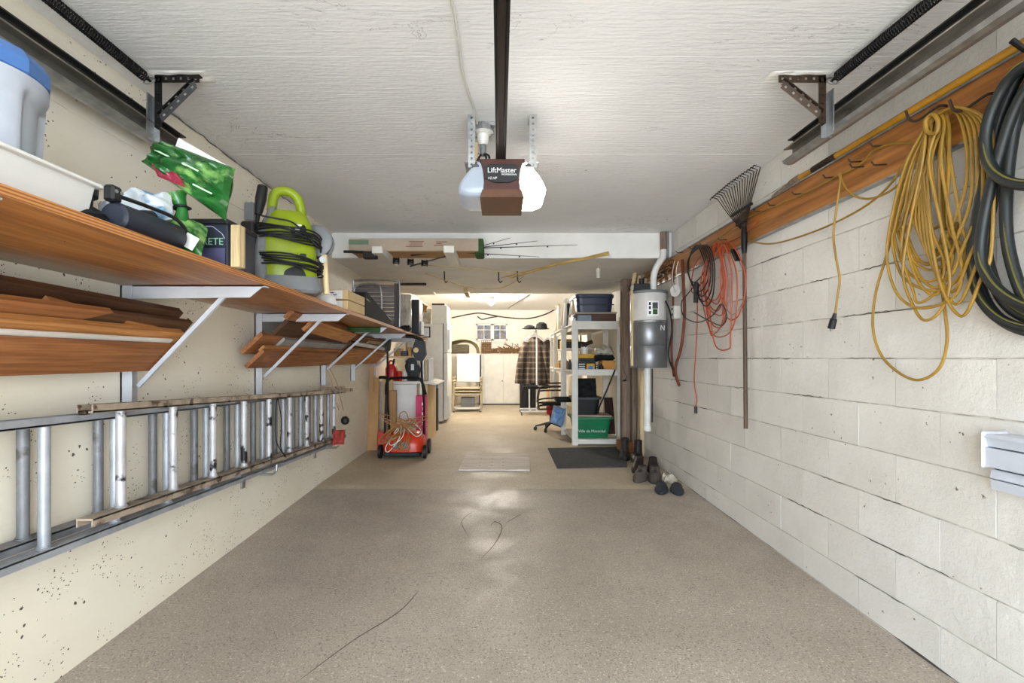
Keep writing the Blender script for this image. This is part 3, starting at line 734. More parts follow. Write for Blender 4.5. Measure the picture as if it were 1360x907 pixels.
# ceiling outlet box with plugged cords
ob = thing('ceiling_outlet', 'round grey ceiling outlet box with plugged-in black cords beside the opener', 'outlet', (-.085, 2.43, 2.2))
MB().lathe([(.05, 0), (.058, .008), (.058, .04), (.05, .048)], (-.085, 2.44, 2.268), 8).build('box', M_GALV, ob)
MB().lathe([(.022, 0), (.03, .02), (.03, .05), (.055, .062)], (-.083, 2.43, 2.212), 14).build('lampholder', M_PVC, ob, smooth=True)
MB().box(-.15, -.02, 2.40, 2.43, 2.30, 2.318).build('mounting_plate', M_GALV, ob)
MB().box(-.128, -.108, 2.39, 2.42, 2.10, 2.21, .003).build('cord_tag', M_CARD_L, ob)
MB().cyl((-.083, 2.43, 2.16), (-.083, 2.43, 2.215), .017, 10).build('plug', M_GREYP, ob)
for k, (x0, x1, d) in enumerate(((-.09, -.105, .0), (-.08, -.062, .012), (-.076, -.045, .02), (-.11, -.125, .0))):
    MB().tube(catmull([(x0, 2.43, 2.17), (x0 + (x1 - x0) * .8, 2.40 - d, 2.135), (x1 - .006, 2.37, 2.10), (x1, 2.36, 2.07)], 6), .0055, 7).build('cord', M_BLACK, ob)
n = MB(); n.tube(catmull([(-.22, .9, 2.313), (-.157, 1.575, 2.313), (-.15, 2.0, 2.313), (-.115, 2.3, 2.312), (-.11, 2.42, 2.30)], 8), .0045, 6)
n.tube(catmull([(-.235, .9, 2.314), (-.165, 1.575, 2.314), (-.157, 1.98, 2.314), (-.121, 2.3, 2.312), (-.112, 2.42, 2.30)], 8), .003, 6)
tag(n.build('wire', M_PVC), 'pale twin wire stapled along the ceiling to the outlet box', 'wire')

# springs, brackets, tracks
def spring(X0, X1, label):
    t = thing('extension_spring', label, 'spring', (X0, 1.0, 2.28))
    y0, y1, pitch = .45, 1.97, .0105; nt = int((y1 - y0) / pitch); pts = []
    for i in range(nt * 9 + 1):
        a = 2 * math.pi * i / 9; Y = y0 + pitch * i / 9; X = X0 + (X1 - X0) * (Y / 2)
        pts.append((X + .0185 * math.cos(a), Y, 2.288 + .0185 * math.sin(a)))
    MB().tube(pts, .0032, 4).build('coil', M_BLACKM, t, smooth=True)
    MB().cyl((X0 + (X1 - X0) * .22, y0, 2.288), (X1, 2.0, 2.288), .006, 8).build('safety_cable', M_BLACKM, t)
    ring = [(X1 + .022 * math.cos(k * .63), 1.992 + .012 * math.sin(k * .63), 2.286 + .020 * math.sin(k * .63)) for k in range(10)]
    MB().tube(ring, .0035, 6, closed=True).build('hook_ring', M_GALV, t)
spring(-1.432, -1.47, 'black extension spring on the ceiling above the left-hand shelf')
spring(1.452, 1.40, 'black extension spring on the ceiling above the block wall')
for sg, label in ((-1, 'black slotted angle bracket with galvanised tab on the ceiling over the shelf'), (1, 'dark brown slotted angle bracket with galvanised tab on the ceiling over the block wall')):
    M1 = M_BLACKM if sg < 0 else M_BROWNM
    xv, xh = (-1.437, -1.265) if sg < 0 else (1.362, 1.178)
    zb = 2.095 if sg < 0 else 2.112
    t = thing('track_bracket', label, 'bracket', (xv, 2.02, zb))
    a = MB(); perforated(a, (xv, 2.0, zb), (xv, 2.0, 2.31), (1, 0, 0), .03, .003); perforated(a, (xv - sg * -.015, 2.015, zb), (xv - sg * -.015, 2.015, 2.31), (0, 1, 0), .03, .003); a.build('upright', M1, t)
    a = MB(); perforated(a, (xv + sg * .015, 2.0, 2.30), (xh, 2.0, 2.30), (0, 0, 1), .034, .003); perforated(a, (xv, 2.016, 2.318), (xh, 2.016, 2.318), (0, 1, 0), .03, .003); a.build('ceiling_angle', M1, t)
    d0, d1 = Vector((xv - sg * .012, 1.996, zb + .035)), Vector((xh + sg * .012, 1.996, 2.275))
    wd = Vector((0, -.8, .6)); a = MB()
    perforated(a, d0, d1, (0, .5, -.9), .03, .003, .035); perforated(a, d0 + Vector((0, -.014, .012)), d1 + Vector((0, -.014, .012)), (0, .95, .3), .03, .003, .035); a.build('brace', M1, t)
    xg = xv + sg * .036
    a = MB(); a.box(min(xg, xg + sg * .004), max(xg, xg + sg * .004), 1.985, 2.03, zb - .05, zb + .14); a.box(xg - .022, xg + .022, 2.026, 2.03, zb - .05, zb + .14); a.build('tab', M_GALV, t)
    for k in range(3): MB().cyl((xg - .006, 2.02, zb + .02 + k * .04), (xg - .006, 2.032, zb + .02 + k * .04), .006, 6).build('bolt', M_GALV, t)
    a = MB(); a.pillow((.5 * (xv + xh), 2.02, 2.319), (.13, 0, 0), (0, .045, 0), .004, .004, sg * 2.0); a.build('paint_smear', M_BEAM, t)
for sg, X, Z, y1, label in ((-1, -1.50, 2.088, 2.26, 'galvanised overhead door track above the plywood shelf'), (1, 1.462, 2.135, 2.39, 'galvanised overhead door track along the top of the block wall')):
    t = thing('door_track', label, 'track', (X, 1.0, Z - .03))
    def ex(poly, m, name):
        a = MB(); a.prism([(X + sg * (.019 + (p - .019) * 1.45), Z + q * 1.35) for p, q in poly], lambda x, z: (x, DOOR_Y + .1, z), lambda x, z: (x, y1, z)); a.build(name, m, t)
    # web on the wall side, lips curled inward
    ex([(.016, -.026), (.019, -.026), (.019, .028), (.016, .028)], M_TRACK, 'track_web')
    ex([(-.014, .024), (.017, .028), (.017, .031), (-.015, .028)], M_TRACK, 'upper_lip')
    ex([(-.020, -.016), (-.014, -.027), (.002, -.031), (.018, -.028), (.018, -.025), (.003, -.027), (-.011, -.023), (-.017, -.014)], M_GALV, 'lower_lip')
    ex([(.019, .020), (.022, .020), (.022, .062), (.019, .062)], M_TRACK_D, 'angle')
    ex([(.0, .060), (.022, .060), (.022, .064), (.0, .064)], M_TRACK_D, 'angle_flange')

# ================================================================== RIGHT WALL
hb = thing('hook_board', 'long orange varnished board with nails across the white block wall', 'board', (XR, 3.0, 1.87))
MB().box(XR - .026, XR - .002, .6, 5.3, 1.876, 2.066, .002).build('board', M_TRIMW, hb)
MB().box(XR - .034, XR - .002, .6, 5.3, 2.066, 2.074).build('edge_strip', M_GALV, hb)
MB().box(XR - .030, XR - .002, .6, 5.3, 1.868, 1.876).build('edge_strip', M_GALV, hb)
nails = [(1014, 280), (1034, 272), (1067, 257), (1110, 235), (1147, 221), (1145, 214), (1175, 193), (1177, 218), (965, 318), (940, 325), (907, 335), (895, 345), (880, 352), (926, 330)]
for k, (px, py) in enumerate(nails):
    p = PX(px, py, XR - .027)
    MB().tube([p + Vector((.02, 0, 0)), p + Vector((-.05, .0, -.004)), p + Vector((-.062, 0, .012))], .0035, 5).build('nail', M_BROWNM, hb)
for px, py in ((1300, 138), (1238, 152)):
    p = PX(px, py, XR - .027)
    MB().tube(catmull([p + Vector((.02, -.05, -.0)), p + Vector((-.03, -.06, .0)), p + Vector((-.05, .0, -.02)), p + Vector((-.075, .01, -.015)), p + Vector((-.09, .01, .02))], 4), .005, 6).build('hook', M_BROWNM, hb)

# pole lying on the board
pl = thing('pruning_pole', 'yellow fibreglass pole with a dark wooden tip lying along the top of the board', 'pole', (XR - .02, 2.0, 2.07))
zp, xp = 2.094, XR - .022
MB().cyl((xp, .6, zp), (xp, 2.36, zp), .0165, 14).build('shaft', M_YPOLE, pl, smooth=True)
MB().cyl((xp, 2.28, zp), (xp, 2.45, zp), .0185, 14).build('ferrule', M_BROWNM, pl, smooth=True)
MB().cyl((xp, 2.43, zp), (xp - .004, 2.56, zp), .015, 12).build('extension', M_YPOLE, pl, smooth=True)
MB().lathe([(.017, 0), (.021, .03), (.02, .07), (.012, .10), (.009, .22), (.003, .26)], (xp - .004, 2.55, zp), 10, axis=(-.02, 1, -.06)).build('tip', M_POST, pl, smooth=True)

# hanging yellow cord coil
yc = thing('power_cable', 'big coil of yellow extension cord hung from the orange board', 'cord', (1.6, 1.72, 1.0))
def loop(mb, pts, xs, r, closed=True, n=8, sides=7):
    q = [PX(a, b, xs[i % len(xs)] if isinstance(xs, (list, tuple)) else xs) for i, (a, b) in enumerate(pts)]
    mb.tube(catmull(q, n, closed), r, sides, closed)
r2 = random.Random(11)
m_ = MB()
loop(m_, [(1236, 158), (1200, 240), (1180, 330), (1163, 390), (1160, 440), (1175, 478), (1212, 504), (1245, 492), (1258, 450), (1252, 380), (1253, 260), (1244, 168)], [1.59, 1.60, 1.61], .0052)
for k in range(10):
    xl = 1172 + r2.uniform(0, 34); xr = 1250 + r2.uniform(0, 38); yb = 345 + k * 8.5 + r2.uniform(-5, 5); x0 = 1232 + r2.uniform(-3, 14); xb = 1.595 - .004 * k
    xm_ = (xl + xr) / 2 + r2.uniform(-8, 8)
    loop(m_, [(x0, 160 + r2.uniform(-8, 2)), (xl + 26, 215), (xl + 6 + r2.uniform(-4, 8), 295), (xl, yb - 62), (xl + 14, yb - 18), (xm_, yb), (xr - 12, yb - 14), (xr, yb - 52), (xr - 10 - r2.uniform(0, 14), 300), (xr - 16 - r2.uniform(0, 12), 215), (x0 + 14, 162)],
         [xb, xb - .008, xb + .004, xb + .01], .0052)
for k in range(6):      # short strands arching over the hook to the right
    x1 = 1272 + k * 7; yb = 250 + k * 16
    loop(m_, [(1236, 165), (1250 + k * 3, 148 - k), (x1, 152 + k), (x1 + 12, 200), (x1 + 10, yb), (x1 - 4, yb + 40), (x1 - 30, yb + 90), (x1 - 60, yb + 40), (1215 + k * 3, 260), (1225, 200)], [1.585 - .004 * k, 1.575 - .003 * k], .0052)
m_.build('coil', M_YCORD, yc, smooth=True)
m_ = MB(); loop(m_, [(1245, 172), (1215, 195), (1190, 235), (1165, 262), (1130, 285), (1080, 308), (1030, 323), (1003, 322), (992, 318)], 1.605, .0048, False); m_.build('tail', M_YCORD, yc, smooth=True)
m_ = MB(); loop(m_, [(1230, 160), (1232, 175), (1244, 176), (1246, 160), (1238, 152)], 1.55, .007); m_.build('tie', M_YCORD, yc, smooth=True)
# yellow cord along the nails with a dangling black plug
y2 = thing('power_cable', 'yellow cord strung along the board nails with a dangling black plug', 'cord', (1.6, 2.2, 1.2))
m_ = MB(); loop(m_, [(1232, 192), (1190, 190), (1160, 200), (1147, 214), (1125, 228), (1108, 236), (1070, 256), (1036, 271), (1014, 279), (985, 294), (960, 312), (935, 332)], [1.597, 1.60], .0045, False); m_.build('cord', M_YCORD, y2, smooth=True)
m_ = MB(); loop(m_, [(1114, 232), (1116, 240), (1112, 270), (1107, 310), (1110, 340), (1115, 370), (1112, 395), (1109, 418)], [1.578, 1.582], .0048, False); m_.build('cord', M_YCORD, y2, smooth=True)
m_ = MB(); loop(m_, [(1116, 230), (1122, 248), (1135, 260), (1155, 264), (1180, 255), (1205, 235)], [1.59, 1.585], .0048, False); m_.build('cord', M_YCORD, y2, smooth=True)
p = PX(1109, 416, 1.58); q = PX(1104, 436, 1.58); m_ = MB(); m_.tube([p, p + (q - p) * .35, p + (q - p) * .4, q], [.007, .010, .015, .016], 8); po = m_.build('plug', M_BLACK, y2)
for e in (-.006, .006): MB().cyl(q + Vector((0, e, 0)), q + Vector((0, e - .003, -.014)), .0025, 5).build('prong', M_GALV, po)

# garden hose
gh = thing('garden_hose', 'thick black garden hose with a yellow stripe coiled on the block wall', 'hose', (1.57, 1.4, 1.3))
hl = [([(1398, 62), (1350, 105), (1318, 190), (1298, 290), (1291, 350), (1304, 398), (1340, 430), (1400, 437), (1460, 400), (1480, 280), (1450, 120)], 1.585),
      ([(1392, 78), (1345, 100), (1316, 150), (1309, 195), (1322, 230), (1360, 246), (1420, 236), (1455, 190), (1440, 100)], 1.535),
      ([(1405, 70), (1362, 120), (1342, 200), (1336, 290), (1344, 350), (1366, 405), (1400, 430), (1470, 380), (1490, 250), (1450, 110)], 1.575),
      ([(1400, 80), (1350, 140), (1318, 240), (1302, 330), (1315, 372), (1350, 402), (1400, 412), (1470, 370), (1470, 240), (1440, 120)], 1.555),
      ([(1402, 90), (1356, 150), (1322, 250), (1310, 330), (1330, 395), (1372, 425), (1430, 420), (1480, 350), (1480, 230), (1445, 130)], 1.60),
      ([(1396, 86), (1340, 160), (1306, 280), (1297, 350), (1312, 405), (1350, 436), (1410, 440), (1480, 390), (1486, 250), (1450, 120)], 1.612)]
for pts, x in hl:
    q = catmull([PX(a, b, x) for a, b in pts], 9, True)
    m_ = MB(); m_.tube(q, .0158, 12, True); m_.build('coil', M_HOSE, gh, smooth=True)
    m_ = MB(); m_.tube([v + Vector((-.0118, -.005, .0105)) for v in q], .003, 5, True); m_.build('stripe', M_HSTRIPE, gh, smooth=True)
p = PX(1402, 76, XR); t = thing('hose_hanger', 'steel hanger arm holding the black garden hose', 'hanger', p)
MB().tube([p + Vector((-.002, 0, .03)), p + Vector((-.09, 0, .022)), p + Vector((-.13, 0, .05))], .008, 8).build('arm', M_BLACKM, t)
MB().box(XR - .012, XR - .001, p.y - .02, p.y + .02, p.z - .03, p.z + .08, .002).build('plate', M_BLACKM, t)

# leaf rake standing head up against the board
rk = thing('leaf_rake', 'old wire leaf rake hung tines up with a long wooden handle', 'rake', (1.59, 3.07, .68))
xk = 1.588
MB().tube([(xk, 3.055, .668), (xk, 3.065, 1.3), (xk, 3.075, 1.95)], [.0125, .0125, .0115], 10).build('handle', M_HANDLE, rk, smooth=True)
MB().tube([(xk, 3.073, 1.80), (xk, 3.075, 1.84), (xk, 3.075, 1.93), (xk, 3.076, 1.98)], [.014, .018, .02, .013], 10).build('socket', M_BLACKM, rk, smooth=True)
NT = 17
for k in range(NT):
    f = k / (NT - 1); yt = 2.83 + f * .56; zt = 2.27 - abs(f - .5) * .02
    base = Vector((xk - .006, 3.04 + f * .07, 1.97)); top = Vector((xk - .03, yt, zt))
    MB().tube([base, base.lerp(top, .5) + Vector((-.006, 0, 0)), top, top + Vector((-.045, -.012, .008)), top + Vector((-.06, -.02, -.016))], .0034, 4).build('tine', M_BROWNM, rk)
for z, y0, y1 in ((2.085, 2.955, 3.21), (2.0, 3.02, 3.14)):
    MB().box(xk - .024, xk - .006, y0, y1, z - .008, z + .008, .002).build('crossbar', M_BLACKM, rk)

# cords in front of the far end of the board
c1 = thing('power_cable', 'bundle of orange extension cord looped on the board beside the rake', 'cord', (1.6, 3.4, 1.3))
r3 = random.Random(5); m_ = MB()
for k in range(8):
    x0 = 945 + k * 2 + r3.uniform(-4, 4); wd = r3.uniform(16, 32); yb = 395 + k * 9 + r3.uniform(-6, 6); xx = 1.60 - .006 * k
    loop(m_, [(x0, 322 + r3.uniform(-3, 6)), (x0 - wd * .8, 350), (x0 - wd, 385), (x0 - wd * .6, yb - 8), (x0 + r3.uniform(-8, 8), yb), (x0 + wd * .5, yb - 20), (x0 + wd * .6, 370), (x0 + wd * .3, 338)], [xx, xx - .01], .0045)
loop(m_, [(968, 322), (986, 350), (990, 385), (980, 420), (966, 422), (958, 395), (958, 350)], 1.56, .0045)
loop(m_, [(936, 330), (975, 318), (1000, 300), (1006, 290)], 1.6, .0045, False)
m_.build('coil', M_OCORD, c1, smooth=True)
c2 = thing('power_cable', 'tangled black power cord hung on the board next to the orange bundle', 'cord', (1.58, 3.7, 1.3))
m_ = MB()
for k in range(6):
    x0 = 926 + k * 2.5; xx = 1.58 - .007 * k; wd = 10 + k * 2.4; yb = 375 + k * 6
    loop(m_, [(x0, 326), (x0 - wd, 340), (x0 - wd * 1.1, 365), (x0 - 4, yb), (x0 + 8, yb - 12), (x0 + 10, 350)], [xx, xx - .012], .005)
loop(m_, [(924, 378), (912, 392), (905, 402), (908, 420), (926, 428), (945, 420), (958, 404), (965, 420), (958, 432), (940, 425), (922, 415)], 1.54, .0045, False)
m_.build('coil', M_BLACK, c2, smooth=True)
m_ = MB(); a, b = PX(925, 375, 1.55), PX(924, 402, 1.55); m_.tube([a, a.lerp(b, .1), b], [.012, .022, .018], 10); m_.build('grip', M_BLACK, c2, smooth=True)
c3 = thing('power_cable', 'single orange cord hanging straight down with a small black plug', 'cord', (1.62, 3.8, 1.0))
m_ = MB(); loop(m_, [(926, 400), (926, 430), (924, 470), (922, 505), (925, 530), (924, 541)], 1.60, .0045, False); m_.build('cord', M_OCORD, c3, smooth=True)
MB().cyl(PX(924, 540, 1.60), PX(924, 549, 1.60), .013, 8).build('plug', M_BLACK, c3)
n = MB(); loop(n, [(975, 338), (984, 352), (990, 372), (986, 402), (972, 418), (962, 400), (960, 372)], 1.61, .0022, False, sides=5)
wt = tag(n.build('wire', M_GREYP), 'thin grey wire loop hanging between the orange bundle and the rake', 'wire')
n = MB(); a = PX(974, 332, 1.60); b = PX(980, 345, 1.60); n.bar(a, b, .03, .018, bev=.003); n.build('inline_plug', M_BLACK, wt)
# belts and a white disc
for k, (pts, label) in enumerate((([(906, 345), (908, 380), (909, 420), (905, 460), (897, 490), (902, 512)], 'long rust-brown strap hanging beside the silver canister'),
                                   ([(893, 352), (894, 390), (893, 430), (892, 470), (895, 500)], 'dark rust belt hanging close behind the canister'))):
    n = MB(); q = catmull([PX(a, b, 1.59 + .02 * k) for a, b in pts], 6)
    n.tube(q, .014 if k == 0 else .011, 6); tag(n.build('strap', M_RUST, smooth=True), label, 'strap')
t = thing('cord_reel', 'white round reel with a wall box below it hanging above the canister', 'reel', PX(895, 420, 1.60))
c = PX(897, 386, 1.585); MB().lathe([(.05, -.012), (.056, -.006), (.056, .006), (.05, .012)], c, 10, axis=(1, .5, 0)).build('disc', M_WHITEP, t)
m_ = MB(); loop(m_, [(896, 347), (893, 365), (896, 388), (900, 376), (898, 360), (901, 347)], 1.56, .0035, False); m_.build('cord', M_PVC, t, smooth=True)
a = PX(896, 412, 1.60); MB().box(a.x - .02, XR - .001, a.y - .035, a.y + .035, a.z - .08, a.z + .04, .004).build('box', M_PVC, t)
for dz in (-.04, .01): MB().cyl(a + Vector((-.018, 0, dz)), a + Vector((-.026, 0, dz)), .012, 8).build('socket', M_GREYD, t)

# central vacuum canister
VX, VY = 1.452, 4.62
vc = thing('vacuum_canister', 'round wall vacuum canister, white above and silver grey below', 'vacuum', (VX, VY, 1.02))
def vm(z0, z1, m, name, r=.172): return MB().lathe([(r - .004, z0), (r, z0 + .006), (r, z1 - .006), (r - .004, z1)], (VX, VY, 0), 32).build(name, m, vc, smooth=True)
vm(1.475, 1.742, M_CANW, 'upper_body'); vm(1.245, 1.474, M_CANG, 'middle_body'); vm(1.03, 1.244, M_CANG, 'lower_body')
vm(1.742, 1.768, M_GREYP, 'lid', .178); vm(1.462, 1.486, M_GALV, 'band', .1745)
a = MB(); a.sheet(lambda u, v: (VX + .1735 * math.cos(-1.92 + u * .62), VY + .1735 * math.sin(-1.92 + u * .62), 1.52 + .14 * v), 8, 1); lab = a.build('label_plate', M_PAPER, vc)
for (u, v, w_, h_, m) in ((.12, .12, .18, .2, M_BLACK), (.12, .45, .18, .2, M_BLACK), (.12, .72, .18, .2, M_BLACK), (.45, .10, .42, .35, M_GREENF), (.42, .48, .48, .42, M_GREYD)):
    a = MB(); a.sheet(lambda s_, t_: (VX + .1745 * math.cos(-1.92 + (u + w_ * s_) * .62), VY + .1745 * math.sin(-1.92 + (u + w_ * s_) * .62), 1.52 + .14 * (v + h_ * t_)), 4, 1); a.build('label_print', m, lab)
lettering('N', .07, M_PAPER, vc, (VX + .06, VY - .166, 1.385), (.94, .34, 0), (0, 0, 1), 'lettering')
a = MB()
a.box(VX - .175, VX - .02, VY - .12, VY - .02, 1.768, 1.832, .006); a.build('motor_cap', M_BLACK, vc)
MB().cyl((VX - .06, VY + .02, 1.768), (VX - .06, VY + .02, 1.90), .028, 12).build('inlet', M_BLACKM, vc)
MB().cyl((VX - .172, VY - .05, 1.05), (VX - .172, VY - .05, 1.78), .012, 8).build('side_trim', M_PALEW, vc)
m_ = MB(); m_.tube(catmull([(VX + .02, VY - .09, 1.76), (VX + .02, VY - .10, 1.90), (VX + .05, VY - .11, 2.0), (VX + .10, VY - .12, 2.08), (VX + .105, VY - .12, 2.15)], 6), .031, 12); vp = m_.build('pipe', M_PVC, vc, smooth=True)
MB().cyl((VX + .105, VY - .12, 2.14), (VX + .105, VY - .12, ZC - .002), .030, 12).build('pipe_sleeve', M_POST, vc)
m_ = MB(); m_.cyl((VX + .145, VY - .13, 2.07), (VX + .145, VY - .13, ZC - .001), .012, 8); m_.build('conduit', M_GREYP, vc)
m_ = MB(); m_.cyl((VX - .005, VY + .02, 1.03), (VX - .005, VY + .02, .44), .033, 14); m_.lathe([(.033, 0), (.038, .005), (.038, .05), (.033, .055)], (VX - .005, VY + .02, .41), 14); m_.build('drain_pipe', M_PVC, vc, smooth=True)
MB().cyl((VX + .035, VY - .01, 1.02), (VX + .035, VY - .01, .50), .007, 6).build('cable', M_BLACK, vc)
m_ = MB(); loop(m_, [(884, 400), (890, 415), (892, 440), (888, 470), (893, 490)], 1.57, .007, False); m_.build('cable', M_BLACK, vc, smooth=True)
# tangle of wires and wooden bits along the board's far end
for k, (m, label) in enumerate(((M_COPPER, 'tangle of tan wires along the wall top behind the canister'), (M_BLACK, 'black wires strung behind the canister under the beam'))):
    n = MB(); r4 = random.Random(20 + k)
    for j in range(5):
        q = [(XR - .03 - r4.uniform(0, .08), Y, 1.98 - .02 * j * .6 + r4.uniform(-.05, .05)) for Y in (4.4, 4.8, 5.2, 5.6, 6.0)]
        n.tube(catmull(q, 5), .005, 5)
    tag(n.build('wire_tangle', m), label, 'wires')
for k in range(4):
    n = MB(); x = 1.38 + .055 * k; n.bar((x, 4.95, 1.78), (x + .05, 5.0, 2.02 - .03 * k), .035, .02, bev=.002)
    tag(n.build('wood_block', M_PALEW), ('pale wood offcut standing behind the canister nearest the brown post', 'second pale wood offcut from the brown post behind the canister', 'third pale wood offcut from the brown post behind the canister', 'pale wood offcut behind the canister nearest the block wall')[k], 'offcut', 'offcuts behind the canister')

# wall heater at the edge of the picture
M_HEAT = mat('blue_white_heater_enamel', (192, 197, 207), .4, var=.03)
wh = thing('wall_heater', 'white louvred metal heater mounted low on the block wall', 'heater', (1.6, 1.2, .70))
y0, y1 = .7, 1.528
def hx(poly, m, name):
    a = MB(); a.prism(poly, lambda x, z: (x, y0, z), lambda x, z: (x, y1, z)); return a.build(name, m, wh)
hx([(XR - .002, .878), (XR - .075, .878), (XR - .083, .870), (XR - .083, .866), (XR - .074, .872), (XR - .002, .872)], M_HEAT, 'top_cover')
hx([(XR - .078, .866), (XR - .072, .838), (XR - .066, .838), (XR - .070, .866)], M_HEAT, 'louvre')
hx([(XR - .080, .834), (XR - .080, .775), (XR - .060, .768), (XR - .060, .834)], M_HEAT, 'front_panel')
hx([(XR - .058, .764), (XR - .066, .738), (XR - .060, .734), (XR - .050, .764)], M_HEAT, 'louvre')
hx([(XR - .064, .732), (XR - .058, .700), (XR - .002, .695), (XR - .002, .732)], M_HEAT, 'base_panel')
hx([(XR - .05, .87), (XR - .05, .70), (XR - .001, .70), (XR - .001, .87)], M_GREYD, 'core')
MB().box(XR - .088, XR - .001, y1, y1 + .008, .768, .884, .004).build('end_cap', M_HEAT, wh)

# ================================================================== BEAM RACK
for k, (x, ya, yb) in enumerate(((-1.035, 4.02, 4.62), (-.425, 4.0, 4.66))):
    n = MB(); n.box(x - .045, x + .045, ya, yb, 2.012, 2.072, .003)
    tag(n.build('rack_arm', M_WHITEPT), ('white wooden arm under the beam carrying the dark end of the long carton', 'white wooden arm under the beam carrying the printed end of the long carton')[k], 'rack arm')
cb = thing('long_carton', 'long flat cardboard carton lying on white arms in front of the beam', 'carton', (-.75, 4.36, 2.074))
MB().box(-1.335, -.185, 4.21, 4.51, 2.074, 2.185, .004).build('box', M_CARD_G, cb)
MB().box(-1.336, -1.16, 4.2085, 4.2105, 2.13, 2.17).build('tape', mat('faded_green_tape', (112, 138, 108), .5), cb)
MB().box(-1.31, -.19, 4.215, 4.505, 2.0725, 2.0745).build('bottom_flap', M_CARD, cb)
for k, (x, z, w_) in enumerate(((-.80, 2.158, .13), (-.79, 2.143, .11), (-.80, 2.128, .12), (-.83, 2.113, .15), (-.56, 2.155, .10), (-.56, 2.140, .05), (-.58, 2.125, .08))):
    MB().box(x, x + w_, 4.2086, 4.2102, z - .003, z + .003).build('print_line', M_RUST, cb)
MB().box(-.22, -.14, 4.22, 4.50, 2.06, 2.19, .01).build('end_wrap', M_GREENF, cb)
rods = [((-.5, 4.35, 2.055), (.10, 4.25, 2.20)), ((-.4, 4.30, 2.10), (.34, 4.22, 2.165)), ((-.35, 4.28, 2.11), (.69, 4.2, 2.125)), ((-.35, 4.3, 2.08), (.36, 4.25, 2.03))]
rl = ['fishing rod tip rising highest beyond the long carton', 'thin rod above the longest fishing rod on the beam', 'longest thin black fishing rod lying across the beam face', 'lowest drooping fishing rod under the beam']
for k, (a, b) in enumerate(rods):
    t = thing('fishing_rod', rl[k], 'fishing rod', Vector(a))
    MB().tube([Vector(a) - (Vector(b) - Vector(a)) * .55, a, b], [.007, .005, .002], 6).build('blank', M_BLACK, t)
    for f in (.35, .75): MB().ball(Vector(a).lerp(Vector(b), f) + Vector((0, 0, -.008)), .008, 6).build('line_guide', M_BLACKM, t)
    if k < 3:
        c = Vector((-.93 + k * .12, 4.28 + .05 * k, 2.0))
        MB().lathe([(.02, -.03), (.034, -.026), (.026, -.015), (.026, .015), (.034, .026), (.02, .03)], c, 12, axis=(1, .3, 0)).build('reel', M_BLACKM, t, smooth=True)
        MB().tube([c, c + Vector((0, -.04, -.02)), c + Vector((.03, -.05, -.03))], .004, 5).build('reel_handle', M_GALV, t)
n = MB(); n.tube(catmull([(-1.36, 4.15, 2.055), (-1.2, 4.15, 2.05), (-1.12, 4.14, 2.03)], 4), [.012] * 9, 6); n.box(-1.18, -1.06, 4.10, 4.16, 1.985, 2.045, .008)
tag(n.build('net_handle', M_BLACK), 'black padded grip poking from under the dark end of the carton', 'grip')
bp = thing('bamboo_bundle', 'bundle of yellow bamboo canes hung under the beam', 'canes', (.2, 5.0, 2.0))
for k in range(5):
    o_ = Vector((0, .012 * k, .006 * (k % 3)))
    m_ = MB(); m_.tube([Vector((.02 + .03 * k, 4.92, 1.958)) + o_, Vector((.55, 4.55, 2.022)) + o_, Vector((1.0, 4.3, 2.06 + .008 * k)) + o_], [.005, .006, .005], 6); m_.build('cane', M_STRAW, bp)
for pts, label in (([(-.78, 4.6, 2.03), (-.2, 4.65, 1.995), (.12, 4.7, 1.965), (.3, 4.75, 1.975)], 'upper thin tan cane under the beam'), ([(-.75, 4.8, 1.98), (-.35, 5.0, 1.88), (.0, 5.0, 1.86), (.25, 4.8, 1.95)], 'lower bowed tan cane under the beam')):
    n = MB(); n.tube(catmull(pts, 6), .004, 6); tag(n.build('cane', M_STRAW), label, 'cane')
n = MB(); n.lathe([(.018, 0), (.024, .09), (.022, .09), (.016, .004)], (.96, 4.60, 1.90), 12); n.tube([(.96, 4.60, 1.985), (.96, 4.60, 2.03), (.96, 4.6, BZ)], .003, 5); tag(n.build('plastic_cup', M_CLEAR, smooth=True), 'clear plastic cup hanging at the end of the bamboo', 'cup')
for k, (px, py) in enumerate(((590, 372), (662, 372), (687, 368))):
    p = P(px, py, 5.2); p.z = BZ
    n = MB(); n.tube([p, p + Vector((.004, 0, -.10)), p + Vector((.02, -.02, -.13)), p + Vector((.04, -.02, -.11))], .007, 6)
    tag(n.build('ceiling_hook', M_BLACKM), ('dark hook in the beam underside below the carton', 'dark hook in the beam underside left of the bamboo', 'dark hook in the beam underside holding the bamboo')[k], 'hook')
p = P(620, 386, 6.6); n = MB(); n.box(p.x - .03, p.x + .03, 6.4, 6.95, BZ - .07, BZ - .001, .003)
tag(n.build('wood_cleat', M_PALEWX), 'pale wood cleat nailed under the back edge of the beam', 'cleat')
